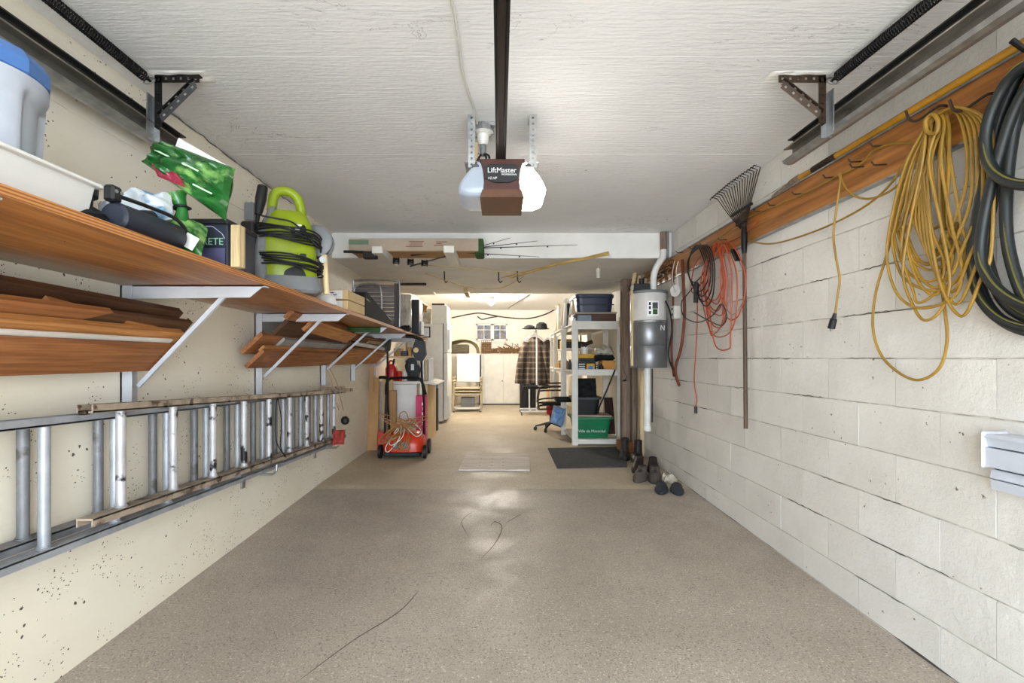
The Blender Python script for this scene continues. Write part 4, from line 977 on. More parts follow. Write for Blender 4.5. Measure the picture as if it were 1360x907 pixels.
# ================================================================== THINGS ON THE LEFT SHELF
T = shelf_top
tb = thing('storage_tub', 'open milky-white plastic tub at the near end of the plywood shelf', 'tub', (-1.22, .85, T(.9)))
def tub(parent, m, x0, x1, y0, y1, z0, z1, tp=.02, wall=.005, rim=.018, name='body', rimname='rim'):
    b = MB()
    o = [(x0 + tp, y0 + tp, z0), (x1 - tp, y0 + tp, z0), (x1 - tp, y1 - tp, z0), (x0 + tp, y1 - tp, z0)]
    t_ = [(x0, y0, z1), (x1, y0, z1), (x1, y1, z1), (x0, y1, z1)]
    i1 = [(x0 + wall, y0 + wall, z1), (x1 - wall, y0 + wall, z1), (x1 - wall, y1 - wall, z1), (x0 + wall, y1 - wall, z1)]
    i0 = [(x0 + tp + wall, y0 + tp + wall, z0 + .008), (x1 - tp - wall, y0 + tp + wall, z0 + .008), (x1 - tp - wall, y1 - tp - wall, z0 + .008), (x0 + tp + wall, y1 - tp - wall, z0 + .008)]
    b.loft([[Vector(p) for p in q] for q in (o, t_, i1, i0)]); bo = b.build(name, m, parent)
    if rim:
        r = MB()
        for (a, c, d, e) in ((x0 - rim, x1 + rim, y0 - rim, y0 + .002), (x0 - rim, x1 + rim, y1 - .002, y1 + rim), (x0 - rim, x0 + .002, y0, y1), (x1 - .002, x1 + rim, y0, y1)):
            r.box(a, c, d, e, z1 - .008, z1 + .001, .002)
        r.build(rimname, m, parent)
    return bo
tub(tb, M_TUB, -1.52, -1.076, .5, 1.264, T(.5) + .001, T(.9) + .115, .015, rim=.016)
cj = thing('water_cooler', 'pale grey round water cooler with a blue lid standing in the white tub', 'cooler', (-1.235, 1.075, T(.9) + .011))
cx, cy, cz = -1.242, 1.105, T(.9) + .012
def rec(a, z):      # four upright hand-hold recesses
    k = abs(((a * 2 / math.pi + .178) % 1.0) - .5) * 2
    f = min(1, max(0, (z - .03) / .02)) * min(1, max(0, (.275 - z) / .02))
    return 1 - .13 * min(1, max(0, (.66 - k) / .06)) * f
zz = [0, .006, .03, .04, .05, .06, .12, .18, .24, .25, .26, .27, .28, .302]
MB().lathe([(.126 + .016 * z / .30, z) for z in zz], (cx, cy, cz), 96, mod=rec).build('body', M_COOLER, cj, smooth=True)
MB().lathe([(.140, .302), (.147, .306), (.147, .336), (.132, .360), (.125, .364), (.04, .366), (.001, .366)], (cx, cy, cz), 12).build('lid', M_BLUE, cj)

for k, (c, ax, r, h, label) in enumerate((((-1.29, 1.42, T(1.4)), None, .062, .19, 'tall black flower pot standing against the cream wall behind the white tub'),
                                          ((-1.17, 1.40, T(1.4) + .05), (.5, .8, .15), .05, .13, 'black flower pot lying on its side behind the white tub'))):
    n = MB(); n.lathe([(r * .72, 0), (r * .95, h * .8), (r * 1.12, h * .8), (r * 1.15, h), (r * .95, h), (r * .85, h * .8), (r * .65, .012)], c, 20, axis=ax)
    tag(n.build('flower_pot', M_BLACK, smooth=True), label, 'flower pot')
n = MB(); n.pillow((-1.19, 1.31, T(1.3) + .036), (.10, .06, 0), (-.05, .12, 0), .036, .03, 4.0, 12)
tag(n.build('glove', M_BLACKF, smooth=True), 'crumpled black work cloth on the shelf edge behind the white tub', 'cloth')

bl = thing('tube_bag', 'black padded cylinder with a bent strap handle lying along the shelf edge', 'bag', (-1.04, 1.42, T(1.4)))
zb = T(1.4) + .043
MB().lathe([(.034, 0), (.041, .008), (.041, .23), (.034, .24)], (-1.045, 1.28, zb), 20, axis=(.05, 1, 0)).build('cylinder', M_NAVYD, bl, smooth=True)
MB().box(-1.06, -1.03, 1.265, 1.30, zb + .038, zb + .082, .006).build('bracket', M_BLACK, bl)
MB().tube(catmull([(-1.045, 1.29, zb + .06), (-1.04, 1.40, zb + .065), (-1.02, 1.50, zb + .055), (-1.015, 1.545, zb + .015), (-1.03, 1.54, zb - .02), (-1.045, 1.51, zb - .01)], 6), .006, 8).build('handle', M_BLACK, bl, smooth=True)
for e in (0, .018): MB().cyl((-1.029, 1.274 + e, zb + .065), (-1.026, 1.274 + e, zb + .065), .005, 8).build('rivet', M_GALV, bl)

fb = thing('seed_bag', 'glossy green sack tied at the waist with its open top flopping over', 'bag', (-1.15, 1.6, T(1.6)))
zs = T(1.6)
m_ = MB(); m_.pillow((-1.12, 1.60, zs + .068), (.115, .02, -.008), (-.02, .05, .06), .055, .03, 1.3, 16); m_.build('lower_sack', M_BAG, fb, smooth=True)
m_ = MB(); m_.pillow((-1.17, 1.53, zs + .135), (.095, .03, .03), (-.02, .02, .05), .045, .03, 5.1, 14); m_.build('white_panel', M_BAG2, fb, smooth=True)
m_ = MB(); m_.tube(catmull([(-1.09, 1.60, zs + .07), (-1.075, 1.60, zs + .12), (-1.07, 1.60, zs + .165), (-1.09, 1.60, zs + .21)], 4), [.05, .044, .038, .033, .028, .024, .020, .018, .017, .018, .022, .028, .034], 12); m_.build('neck', M_BAG, fb, smooth=True)
m_ = MB(); m_.tube([(-1.07 + .024 * math.cos(a * .7), 1.60 + .024 * math.sin(a * .7), zs + .168 + .004 * math.sin(a)) for a in range(9)], .005, 6, True); m_.build('tie', M_BLACK, fb)
def flare(x, y): # fan that is narrow at its lower left corner
    return (x, y * (0.62 + .30 * x) - .15 * x)
m_ = MB(); m_.pillow((-1.045, 1.60, zs + .29), (.120, .02, -.066), (.030, .0, .072), .042, .045, 2.2, 22, .45, lambda x, y: (x * (1 - .12 * y) + .05, y * (.85 + .25 * x)))
m_.build('open_top', M_BAG, fb, smooth=True)
m_ = MB(); m_.pillow((-1.04, 1.645, zs + .335), (.075, .02, -.042), (.018, .0, .040), .012, .02, 7.0, 10); m_.build('inner_lining', M_BAGW, fb, smooth=True)
m_ = MB(); m_.pillow((-1.085, 1.556, zs + .262), (.042, .004, -.016), (-.010, 0, .022), .004, .006, 3, 8); m_.build('label_patch', mat('maroon_bag_print', (146, 40, 60), .3), fb, smooth=True)
for k, (x, z, L) in enumerate(((-1.075, .318, .05), (-1.02, .292, .035), (-.97, .215, .03))):
    m_ = MB(); m_.bar((x - L, 1.548, zs + z + L * .5), (x + L, 1.552, zs + z - L * .5), .002, .005); m_.build('print_strip', mat('pale_green_lettering', (186, 212, 178), .4), fb)
m_ = MB(); m_.bar((-1.10, 1.535, zs + .038), (-1.04, 1.535, zs + .030), .003, .042); m_.bar((-1.02, 1.535, zs + .05), (-.985, 1.54, zs + .03), .003, .045); m_.build('barcode_label', M_PAPER, fb)

cbx = thing('cement_pail', 'dark navy lidded carton with green house emblem on the shelf', 'carton', (-1.06, 1.82, T(1.8)))
z0 = T(1.8)
MB().box(-1.15, -.992, 1.73, 1.93, z0 + .001, z0 + .16, .003).build('box', M_NAVYD, cbx)
MB().box(-1.155, -.985, 1.722, 1.935, z0 + .152, z0 + .172, .004).build('lid', M_BLACK, cbx)
lettering('CRETE', .036, mat('pale_green_print', (150, 200, 170), .5), cbx, (-1.11, 1.729, z0 + .078), (1, 0, 0), (0, 0, 1))
m_ = MB(); q = [(-1.07, .11), (-1.07, .145), (-1.045, .145), (-1.01, .118), (-1.0, .10)]
for (a, b), (c, d) in zip(q[:-1], q[1:]): m_.bar((a, 1.7285, z0 + b), (c, 1.7285, z0 + d), .003, .002)
m_.build('emblem', M_LENS, cbx)
MB().box(-1.12, -1.0, 1.7285, 1.7305, z0 + .01, z0 + .066).build('print_panel', mat('dull_violet_print', (84, 84, 116), .5), cbx)
n = MB(); n.box(-.986, -.952, 1.74, 1.78, T(1.8) + .0, T(1.8) + .155, .002)
tag(n.build('wood_block', M_PALEW), 'pale upright wood block at the shelf edge beside the navy carton', 'wood block')
n = MB(); n.box(XL + .002, XL + .06, 2.97, 3.03, 1.985, 2.10, .005); 
tag(n.build('junction_box', M_GREYP), 'grey junction box on the cream wall behind the lime pressure washer', 'junction box')

# pressure washer
WX, WY = -1.10, 2.47
pw = thing('pressure_washer', 'lime green electric pressure washer wrapped in black cord on the shelf', 'pressure washer', (WX, WY, T(2.45)))
MW = Matrix.Translation((WX, WY, T(2.45))) @ Matrix.Rotation(.55, 4, 'Z') @ Matrix.Rotation(math.radians(-2), 4, 'Y')
def rr(w, d, z, cx=0, cyy=0, n=28, e=3.2):
    out = []
    for k in range(n):
        a = 2 * math.pi * k / n; c, s_ = math.cos(a), math.sin(a)
        out.append(Vector((cx + w / 2 * math.copysign(abs(c) ** (2 / e), c), cyy + d / 2 * math.copysign(abs(s_) ** (2 / e), s_), z)))
    return out
m_ = MB(MW); m_.loft([rr(.26, .22, .03), rr(.285, .24, .05), rr(.28, .235, .12), rr(.285, .23, .20), rr(.275, .22, .29), rr(.24, .20, .36, .005), rr(.19, .17, .405, .01), rr(.15, .13, .425, .012)]); m_.build('housing', M_LIME, pw, smooth=True)
m_ = MB(MW); m_.loft([rr(.29, .27, .0), rr(.33, .29, .015), rr(.32, .28, .05), rr(.30, .25, .085)]); m_.build('foot', M_GREYP, pw, smooth=True)
m_ = MB(MW); m_.loft([rr(.09, .22, .05, -.125), rr(.085, .21, .15, -.13), rr(.08, .19, .28, -.115), rr(.06, .15, .38, -.075), rr(.03, .1, .44, -.06)]); m_.build('side_panel', M_GREYP, pw, smooth=True)
m_ = MB(MW); m_.tube(catmull([(-.062, 0, .40), (-.058, 0, .46), (-.045, 0, .515), (-.01, 0, .538), (.035, 0, .535), (.068, 0, .50), (.080, 0, .44), (.088, 0, .39)], 6), .024, 10); m_.build('handle', M_LIME, pw, smooth=True)
m_ = MB(MW); m_.lathe([(.034, 0), (.040, .006), (.034, .012)], (.045, -.092, .325), 18, axis=(0, -1, .35), mod=lambda a, z: 1 + .22 * abs(math.sin(a))); dp = m_.build('dial_panel', M_BLACK, pw, smooth=True)
for dz in (.02, 0, -.022): MB(MW).box(.03, .06, -.116, -.108, .318 + dz, .326 + dz).build('dial_mark', M_PAPER, dp)
m_ = MB(MW); m_.box(.035, .085, -.122, -.108, .155, .205, .004); sp = m_.build('switch_plate', M_LIME, pw); MB(MW).box(.046, .076, -.128, -.118, .163, .198, .004).build('switch', M_BLACK, sp)
m_ = MB(MW); m_.lathe([(.05, 0), (.052, .006), (.04, .008)], (.02, -.112, .085), 20, axis=(0, -1, .05)); m_.build('outlet_recess', M_BLACK, pw, smooth=True)
m_ = MB(MW); rw = random.Random(3)
for k in range(9):
    z = .255 + k * .0075 + rw.uniform(-.004, .004); e = .012 + rw.uniform(0, .016)
    m_.tube([((.15 + e) * math.cos(a * .2618), (.125 + e) * math.sin(a * .2618), z - .018 * math.cos(a * .2618 - .4) + .006 * math.sin(a * .9 + k)) for a in range(24)], .0045, 6, True)
for k in range(7):
    z = .125 + k * .0085 + rw.uniform(-.004, .004); e = .014 + rw.uniform(0, .014)
    m_.tube([((.152 + e) * math.cos(a * .2618), (.125 + e) * math.sin(a * .2618), z - .022 * math.cos(a * .2618 - .2) + .005 * math.sin(a * .8 + k)) for a in range(24)], .0045, 6, True)
m_.tube(catmull([(-.12, -.11, .37), (-.05, -.125, .36), (.02, -.12, .35), (.08, -.125, .29), (.13, -.12, .24)], 6), .0042, 6)
m_.build('power_cord', M_BLACK, pw, smooth=True)
m_ = MB(MW); m_.lathe([(.075, -.045), (.085, -.04), (.085, -.03), (.05, -.028), (.05, .028), (.085, .03), (.085, .04), (.075, .045)], (.165, .05, .30), 20, axis=(.4, 1, 0)); m_.build('hose_reel', M_GREYP, pw, smooth=True)
m_ = MB(MW)
for k in range(4): m_.tube([(.165 + (.055 + .008 * k) * math.cos(a * .42), .05 + .018 * (k - 1.5), .30 + (.055 + .008 * k) * math.sin(a * .42)) for a in range(15)], .008, 6, True)
m_.build('hose', M_BLACK, pw, smooth=True)
m_ = MB(MW); m_.cyl((.19, -.02, .01), (.185, -.02, .22), .016, 10); m_.build('standpipe', M_PALEW, pw, smooth=True)
m_ = MB(MW); m_.cyl((.165, -.03, .185), (.165, -.075, .185), .018, 10); m_.build('coupling', M_GALV, pw, smooth=True)
wn = thing('spray_wand', 'black pressure washer spray gun leaning beside the lime green machine', 'spray gun', P(327, 364, 2.25))
a0, a1, a2 = P(329, 362, 2.27), P(343, 285, 2.33), P(349, 248, 2.36)
MB().tube([a0, a0.lerp(a1, .6), a1], [.012, .010, .010], 10).build('lance', M_BLACK, wn, smooth=True)
MB().tube([a1, a1.lerp(a2, .3), a1.lerp(a2, .55), a2], [.016, .022, .026, .024], 10).build('grip', M_BLACK, wn, smooth=True)
p = P(331, 303, 2.29); MB().box(p.x - .035, p.x + .03, p.y - .02, p.y + .02, p.z - .035, p.z + .03, .008).build('trigger_housing', M_BLACK, wn)

# middle of the shelf
n = MB(); n.lathe([(.062, 0), (.062, .01), (.055, .045), (.035, .07), (.001, .08)], (-1.045, 2.86, T(2.86)), 20)
tag(n.build('dome_cover', M_WHITEP, smooth=True), 'small white plastic dome on the shelf edge beyond the pressure washer', 'dome')
for k, (z0, label) in enumerate(((0, 'lower pale cardboard carton with a blue printed end'), (.068, 'upper tan cardboard carton resting on another'))):
    t = thing('shipping_carton', label, 'carton', (-1.08, 3.3, T(3.3) + z0))
    MB().box(-1.17 + .02 * k, -1.0, 3.13, 3.53, T(3.3) + z0 + .004, T(3.3) + z0 + .066, .002).build('box', M_CARD_L, t)
    MB().box(-1.168 + .02 * k, -1.035, 3.1275, 3.130, T(3.3) + z0 + .008, T(3.3) + z0 + .062).build('printed_end', M_PAPER, t)
    for j in range(3): MB().box(-1.16 + .02 * k, -1.09 + .02 * (j % 2), 3.1262, 3.1274, T(3.3) + z0 + .016 + .014 * j, T(3.3) + z0 + .022 + .014 * j).build('print_line', mat('blue_print', (60, 76, 120), .6), t)
n = MB(); n.prism([(3.62, 0), (4.5, 0), (4.45, .05), (3.66, .20), (3.62, .19)], lambda y, z: (-1.14, y, T(4) + .004 + z), lambda y, z: (-1.02, y, T(4) + .004 + z))
tag(n.build('black_case', M_BLACKF), 'black wedge-shaped case lying on the shelf behind the tan cartons', 'case')
n = MB(); n.cyl(P(486, 397, 3.65), P(524, 437, 4.75) + Vector((0, 0, .06)), .008, 8); tag(n.build('metal_rod', M_GALV), 'thin bright metal rod sloping over the black case', 'rod')
lc = thing('folded_lounger', 'folded lawn lounger with grey vinyl straps standing on edge on the shelf', 'lounger', (-1.23, 4.75, T(4.75)))
x0, x1, z0, z1 = -1.46, -1.00, T(4.75) + .013, 1.90
m_ = MB(); m_.tube(catmull([(x0, 4.75, z0), (x0, 4.75, z1 - .05), (x0 + .05, 4.75, z1), (x1 - .05, 4.75, z1), (x1, 4.75, z1 - .05), (x1, 4.75, z0)], 5), .012, 8); m_.build('frame', M_GALV, lc, smooth=True)
m_ = MB(); m_.tube(catmull([(x0 + .02, 4.71, z0 + .05), (x0 + .02, 4.70, z1 - .12), (x0 + .08, 4.70, z1 - .05), (x1 - .22, 4.70, z1 - .05), (x1 - .17, 4.70, z1 - .12), (x1 - .17, 4.71, z0)], 5), .010, 8); m_.build('leg_loop', M_GALV, lc, smooth=True)
for k in range(11):
    z = z0 + .01 + k * (z1 - z0 - .05) / 11
    MB().box(x0 + .01, x1 - .01, 4.74, 4.76, z, z + .034, .004).build('strap', M_TILEG, lc)
MB().box(x1 - .045, x1 - .005, 4.72, 4.738, z0, z1 - .03, .004).build('side_band', mat('dark_brown_vinyl', (58, 44, 40), .5), lc)
p = thing('flat_panel', 'white flat panel lying up against the underside of the beam over the shelf', 'panel', (-1.1, 6.4, 2.05))
MB().box(-1.27, -.93, 6.02, 6.96, 2.052, BZ - .001, .002).build('sheet', M_BEAM, p); MB().box(-1.275, -.925, 6.01, 6.03, 2.046, BZ - .001).build('edge', M_BROWNM, p)
n = MB(); n.pillow((-1.07, 5.3, T(5.3) + .215), (.085, .03, 0), (.0, .0, .21), .06, .05, 9.0, 14); tag(n.build('plastic_bag', M_CLEAR, smooth=True), 'tall milky plastic bag of goods standing on the shelf', 'bag')
n = MB(); n.box(-1.06, -.95, 5.62, 5.9, T(5.7), T(5.7) + .41, .006); tag(n.build('speaker_case', M_BLACK), 'tall black case standing on the shelf beside the milky bag', 'case')
n = MB(); n.pillow((-1.02, 5.15, T(5.2) + .03), (.06, .0, 0), (0, .08, 0), .03, .02, 6, 8); tag(n.build('dark_cloth', M_BLACKF, smooth=True), 'dark crumpled cloth at the shelf edge before the milky bag', 'cloth')
vs = thing('dried_bouquet', 'vase with a round bunch of dried flowers at the far end of the shelf', 'vase', (-.99, 6.1, T(6.1)))
MB().lathe([(.03, 0), (.045, .05), (.03, .12), (.014, .16), (.014, .30)], (-1.0, 6.1, T(6.1)), 14).build('vase', M_ENAMEL, vs, smooth=True)
m_ = MB(); r5 = random.Random(9)
for k in range(60):
    d = Vector((r5.uniform(-1, 1), r5.uniform(-1, 1), r5.uniform(-.6, 1))).normalized() * r5.uniform(.03, .085)
    m_.ball(Vector((-1.0, 6.1, T(6.1) + .36)) + d, .016, 6)
tag(m_.build('flower_head', mat('dried_red_yellow_petals', (196, 150, 84), .8, var=.3, vs=22, dirt=(156, 62, 44), dirt_s=24, dirt_t=.56), vs, smooth=True), kind='stuff')
n = MB(); n.box(-.96, -.93, 5.75, 5.86, T(5.8), T(5.8) + .16, .002); tag(n.build('white_card', M_PAPER), 'upright white card at the shelf edge before the dried flowers', 'card')
n = MB(); n.pillow((-1.0, 6.0, T(6) + .06), (.05, 0, 0), (0, .02, .06), .03, .04, 8, 8); tag(n.build('trailing_plant', M_GREENF, smooth=True), 'small olive green plant below the dried flowers', 'plant')
pf = thing('picture_frame', 'small dark-framed picture standing at the very end of the shelf', 'picture frame', (-.95, 6.45, T(6.4)))
a = MB(); a.box(-1.03, -.93, 6.40, 6.415, T(6.4), T(6.4) + .15, .002); a.build('frame', M_BLACKM, pf); MB().box(-1.015, -.945, 6.396, 6.401, T(6.4) + .015, T(6.4) + .135).build('print', M_PAPER, pf)
# ================================================================== FAR END, LEFT SIDE
t = thing('cardboard_sheet', 'tall folded brown cardboard leaning in the corner under the shelf', 'cardboard', (-1.53, 5.8, .004))
MB().bar((-1.53, 5.76, .004), (-1.55, 5.86, .88), .13, .05, up=(0, 1, 0)).build('sheet', M_CARD, t)
MB().bar((-1.55, 5.73, .72), (-1.545, 5.76, 1.03), .05, .012, up=(0, 1, 0)).build('flap', M_CARD, t)
n = MB(); n.bar((-1.40, 5.96, .004), (-1.42, 6.04, .86), .13, .06, up=(0, 1, 0)); tag(n.build('cardboard_sheet', M_CARD_L), 'pale tan cardboard sheet leaning beside the brown folded one', 'cardboard')
n = MB(); n.box(-1.40, -1.295, 5.93, 6.0, .004, .72, .004); tag(n.build('cardboard_carton', M_CARD), 'upright brown carton behind the red electric mower', 'carton')
rs = thing('snow_shovel', 'red plastic shovel standing behind the electric mower with its dark handle up', 'shovel', (-1.36, 5.6, .004))
MB().bar((-1.36, 5.62, .006), (-1.36, 5.66, .24), .16, .03, up=(0, 1, 0), bev=.006).build('blade', M_RED, rs)
MB().tube([(-1.36, 5.64, .22), (-1.35, 5.72, .9)], .016, 8).build('handle', M_BLACK, rs)

mw = thing('electric_mower', 'red electric mower with black folding handle and cord heaped on its deck', 'mower', (-1.08, 5.45, .004))
MM = Matrix.Translation((-1.08, 5.45, .004))
m_ = MB(MM); m_.loft([rr(.42, .34, .05, e=4), rr(.46, .40, .08, e=4), rr(.46, .40, .16, e=4), rr(.44, .36, .22, e=3.5), rr(.34, .28, .27, e=3), rr(.20, .18, .29, e=2.5)]); m_.build('deck', M_ORANGE, mw, smooth=True)
MB(MM).box(-.20, .20, -.20, .20, .03, .075, .01).build('skirt', M_BLACK, mw)
MB(MM).box(-.09, .07, -.215, -.19, .12, .19, .008).build('badge', M_GREYBLUE, mw)
for x in (-.25, .25):
    for y in (-.14, .16):
        MB(MM).lathe([(.05, -.02), (.085 if y > 0 else .075, -.016), (.085 if y > 0 else .075, .016), (.05, .02)], (x, y, .085 if y > 0 else .075), 18, axis=(1, 0, 0)).build('wheel', M_BLACK, mw, smooth=True)
for x in (-.21, .21):
    MB(MM).tube([(x * .95, .10, .16), (x, .04, .60), (x * .92, -.02, .92), (x * .92, -.06, 1.30)], .013, 8).build('handle_tube', M_BLACKM, mw, smooth=True)
MB(MM).tube(catmull([(-.23, .04, .70), (-.22, .02, .82), (-.18, .02, .88), (-.10, .02, .89), (.10, .02, .89), (.18, .02, .86), (.23, .04, .70)], 5), .016, 8).build('lower_bar', M_BLACKM, mw, smooth=True)
MB(MM).tube(catmull([(-.30, .0, .895), (-.25, .0, .90), (-.20, .01, .89)], 4), .018, 8).build('lever', M_BLACKM, mw)
MB(MM).tube(catmull([(.02, -.05, 1.37), (.12, -.06, 1.36), (.20, -.06, 1.32), (.215, -.06, 1.24)], 5), .02, 8).build('top_grip', M_BLACK, mw, smooth=True)
MB(MM).prism([(-.235, 1.33), (-.15, 1.33), (-.165, 1.21), (-.205, 1.18)], lambda x, z: (x, -.08, z), lambda x, z: (x, -.02, z)).build('cable_hook', M_BLACK, mw)
MB(MM).prism([(.13, 1.33), (.24, 1.31), (.25, 1.16), (.20, 1.08), (.13, 1.10), (.09, 1.20)], lambda x, z: (x, -.09, z), lambda x, z: (x, -.01, z)).build('switch_box', M_BLACK, mw)
MB(MM).lathe([(.018, 0), (.03, .004), (.018, .008)], (.14, -.09, 1.21), 12, axis=(0, -1, 0)).build('switch_button', M_CARD_L, mw)
hc = tag(None or thing('heaped_cord', 'tan and brown cord looped in a heap on the red mower', 'cord coil', (-1.08, 5.4, .28)))
r6 = random.Random(13)
for mm, nm, K in ((M_COPPER, 'tan_coil', 18), (M_YCORD, 'yellow_coil', 3), (M_PVC, 'pale_coil', 3)):
    m_ = MB(MM)
    for k in range(K):
        a = r6.uniform(-1.2, 1.2); L = r6.uniform(.16, .30); c = Vector((.0 + r6.uniform(-.03, .03), -.08, .36 + r6.uniform(-.03, .05)))
        d = Vector((math.sin(a), -.15, -math.cos(a) * .9 if r6.random() < .6 else .25 * math.cos(a))); d.normalize(); sdv = Vector((math.cos(a), 0, math.sin(a)))
        q = [c, c + d * L * .4 + sdv * .05, c + d * L, c + d * L * .9 - sdv * .05 + Vector((0, -.03, 0)), c + d * L * .35 - sdv * .04]
        q = [Vector((v.x, min(v.y, -.10 - .1 * max(0, .30 - v.z) / .3 - (.11 if v.z < .27 else 0)), max(v.z, .03))) for v in q]
        m_.tube(catmull(q, 6, True), .0055, 5, True)
    m_.build(nm, mm, hc, smooth=True)

# white bench with goods
bn = thing('white_bench', 'white painted bench with a drop leaf between the mower and the refrigerator', 'bench', (-1.25, 6.6, .004))
MB().box(-1.57, -.92, 6.12, 7.0, .79, .825, .003).build('top', M_WHITEPT, bn)
MB().prism([(-.92, .825), (-.80, .79), (-.82, .775), (-.92, .79)], lambda x, z: (x, 6.12, z), lambda x, z: (x, 7.0, z)).build('drop_leaf', M_WHITEPT, bn)
MB().box(-1.36, -1.06, 6.10, 6.13, .34, .785, .004).build('front_panel', M_ENAMEL, bn)
MB().box(-.96, -.93, 6.15, 6.98, .004, .79, .003).build('side_panel', M_CARD_L, bn)
for x in (-1.53, -1.0):
    for y in (6.18, 6.94): MB().box(x - .03, x + .03, y - .03, y + .03, .004, .79, .003).build('leg', M_WHITEPT, bn)
def crate(name, label, cat, x0, x1, y0, y1, z0, z1, m, bev=.004, group=None):
    return tag(MB().box(x0, x1, y0, y1, z0, z1, bev).build(name, m), label, cat, group)
mg = thing('magenta_carton', 'tall magenta carton with white lettering beside the red mower', 'carton', (-.96, 5.95, .004))
MB().box(-1.03, -.905, 5.86, 5.98, .004, .66, .003).build('box', M_MAGENTA, mg)
for k in range(5): MB().box(-.955 + .008 * (k % 2), -.925, 5.857, 5.8605, .30 + k * .06, .335 + k * .06).build('print_mark', M_PAPER, mg)
crate('blue_jug', 'slim dark jug with a pale cap standing beside the refrigerator', 'jug', -1.02, -.95, 7.3, 7.42, .004, .66, M_BLACK).data.update()
j = thing('spray_bottle', 'blue-white capped bottle standing on the dark jug', 'bottle', (-.985, 7.36, .66)); MB().lathe([(.03, 0), (.035, .01), (.035, .07), (.018, .10), (.018, .13)], (-.985, 7.36, .661), 12).build('body', M_BLUE, j, smooth=True); MB().lathe([(.024, 0), (.024, .03)], (-.985, 7.36, .79), 10).build('cap', M_WHITEP, j)
ls = thing('low_shelf', 'small wooden shelf hung under the long shelf over the bench', 'shelf', (-1.3, 6.3, 1.12))
MB().box(-1.598, -1.12, 6.12, 6.5, 1.13, 1.15, .002).build('board', M_CARD_L, ls)
for x in (-1.15, -1.55): MB().box(x, x + .02, 6.2, 6.24, 1.15, SZ(6.2), .001).build('hanger', M_WHITEPT, ls)
goods = [(-1.38, -1.29, 1.151, .10, M_CARD), (-1.275, -1.20, 1.151, .07, M_GREYD), (-1.19, -1.13, 1.151, .12, M_ORNGB)]
gl = ['brown carton on the small low shelf', 'charcoal box on the small low shelf', 'tan carton on the end of the small low shelf']
for k, (a, b, z, h, m) in enumerate(goods): crate('carton', gl[k], 'carton', a, b, 6.2, 6.4, z, z + h, m)
top = .826
tl = thing('red_toolbox', 'red plastic gas can on the white bench under the shelf', 'can', (-1.45, 6.35, top))
m_ = MB(); m_.loft([rr(.14, .16, top + .001, -1.43, 6.3), rr(.15, .17, top + .03, -1.43, 6.3), rr(.15, .17, top + .16, -1.43, 6.3), rr(.09, .12, top + .22, -1.43, 6.3)]); m_.build('body', M_RED, tl, smooth=True)
MB().cyl((-1.40, 6.26, top + .21), (-1.37, 6.18, top + .28), .014, 8).build('spout', M_BLACK, tl); MB().tube(catmull([(-1.47, 6.3, top + .2), (-1.45, 6.3, top + .26), (-1.41, 6.3, top + .25), (-1.40, 6.3, top + .2)], 4), .011, 6).build('handle', M_RED, tl)
for k, (x, m, label) in enumerate(((-1.30, M_ORANGE, 'orange can on the white bench'), (-1.24, M_PAPER, 'white tin on the white bench'), (-1.33, M_RED, 'small red tin on the white bench'))):
    n = MB(); n.lathe([(.028, 0), (.030, .004), (.030, .12), (.022, .13)], (x, 6.2 + .04 * k, top), 14); tag(n.build('paint_tin', m, smooth=True), label, 'tin')
ch = thing('chainsaw', 'black and white power saw standing upright on the white bench', 'saw', (-1.14, 6.3, top))
m_ = MB(); m_.prism([(-1.22, .0), (-1.08, 0), (-1.05, .14), (-1.09, .28), (-1.16, .32), (-1.24, .26), (-1.2, .12)], lambda x, z: (x, 6.24, top + .002 + z), lambda x, z: (x, 6.36, top + .002 + z)); m_.build('body', M_BLACK, ch)
MB().tube(catmull([(-1.21, 6.25, top + .24), (-1.22, 6.2, top + .18), (-1.17, 6.19, top + .06), (-1.13, 6.2, top + .02)], 5), .014, 8).build('handle', M_BLACK, ch); MB().box(-1.16, -1.12, 6.236, 6.241, top + .14, top + .22).build('label_plate', M_PAPER, ch)
for k, (m, label) in enumerate(((M_PAPER, 'white folder standing on the white bench'), (M_CARD_L, 'tan folder standing on the white bench'), (M_WHITEP, 'pale carton at the end of the white bench'))):
    crate('folder', label, 'folder', -1.03 + .045 * k, -.995 + .045 * k, 6.3, 6.55, top + .001, top + .26 + .02 * k, m, .002)

# refrigerator
fr = thing('refrigerator', 'tall white two-door refrigerator facing the middle of the room', 'refrigerator', (-1.25, 8.5, .004))
MB().box(-1.585, -.97, 8.2, 8.88, .03, 1.72, .008).build('cabinet', M_ENAMEL, fr)
for z0, z1, nm in ((1.22, 1.735, 'freezer_door'), (.06, 1.21, 'main_door')):
    d = MB().box(-.955, -.895, 8.19, 8.89, z0, z1, .008).build(nm, M_ENAMEL, fr)
    MB().box(-.966, -.955, 8.2, 8.88, z0 + .01, z1 - .01).build('door_seal', M_GREYD, d)
    MB().bar((-.875, 8.25, z0 + .05), (-.875, 8.25, min(z1 - .05, z0 + .40)), .02, .03).build('handle', M_ENAMEL, d)
for x in (-1.5, -1.02): MB().box(x - .02, x + .02, 8.25, 8.29, .004, .03).build('foot', M_GREYD, fr)
mo = thing('microwave', 'white microwave oven with a dark tray on top of the refrigerator', 'microwave', (-1.05, 8.4, 1.721))
MB().box(-1.17, -.925, 8.22, 8.72, 1.722, 2.045, .006).build('case', M_ENAMEL, mo); MB().box(-.926, -.905, 8.23, 8.71, 1.735, 2.035, .004).build('door', M_WHITEP, mo)
crate('dark_tray', 'dark flat tray lying on the white microwave', 'tray', -1.17, -.95, 8.24, 8.7, 2.046, 2.075, M_BLACK)
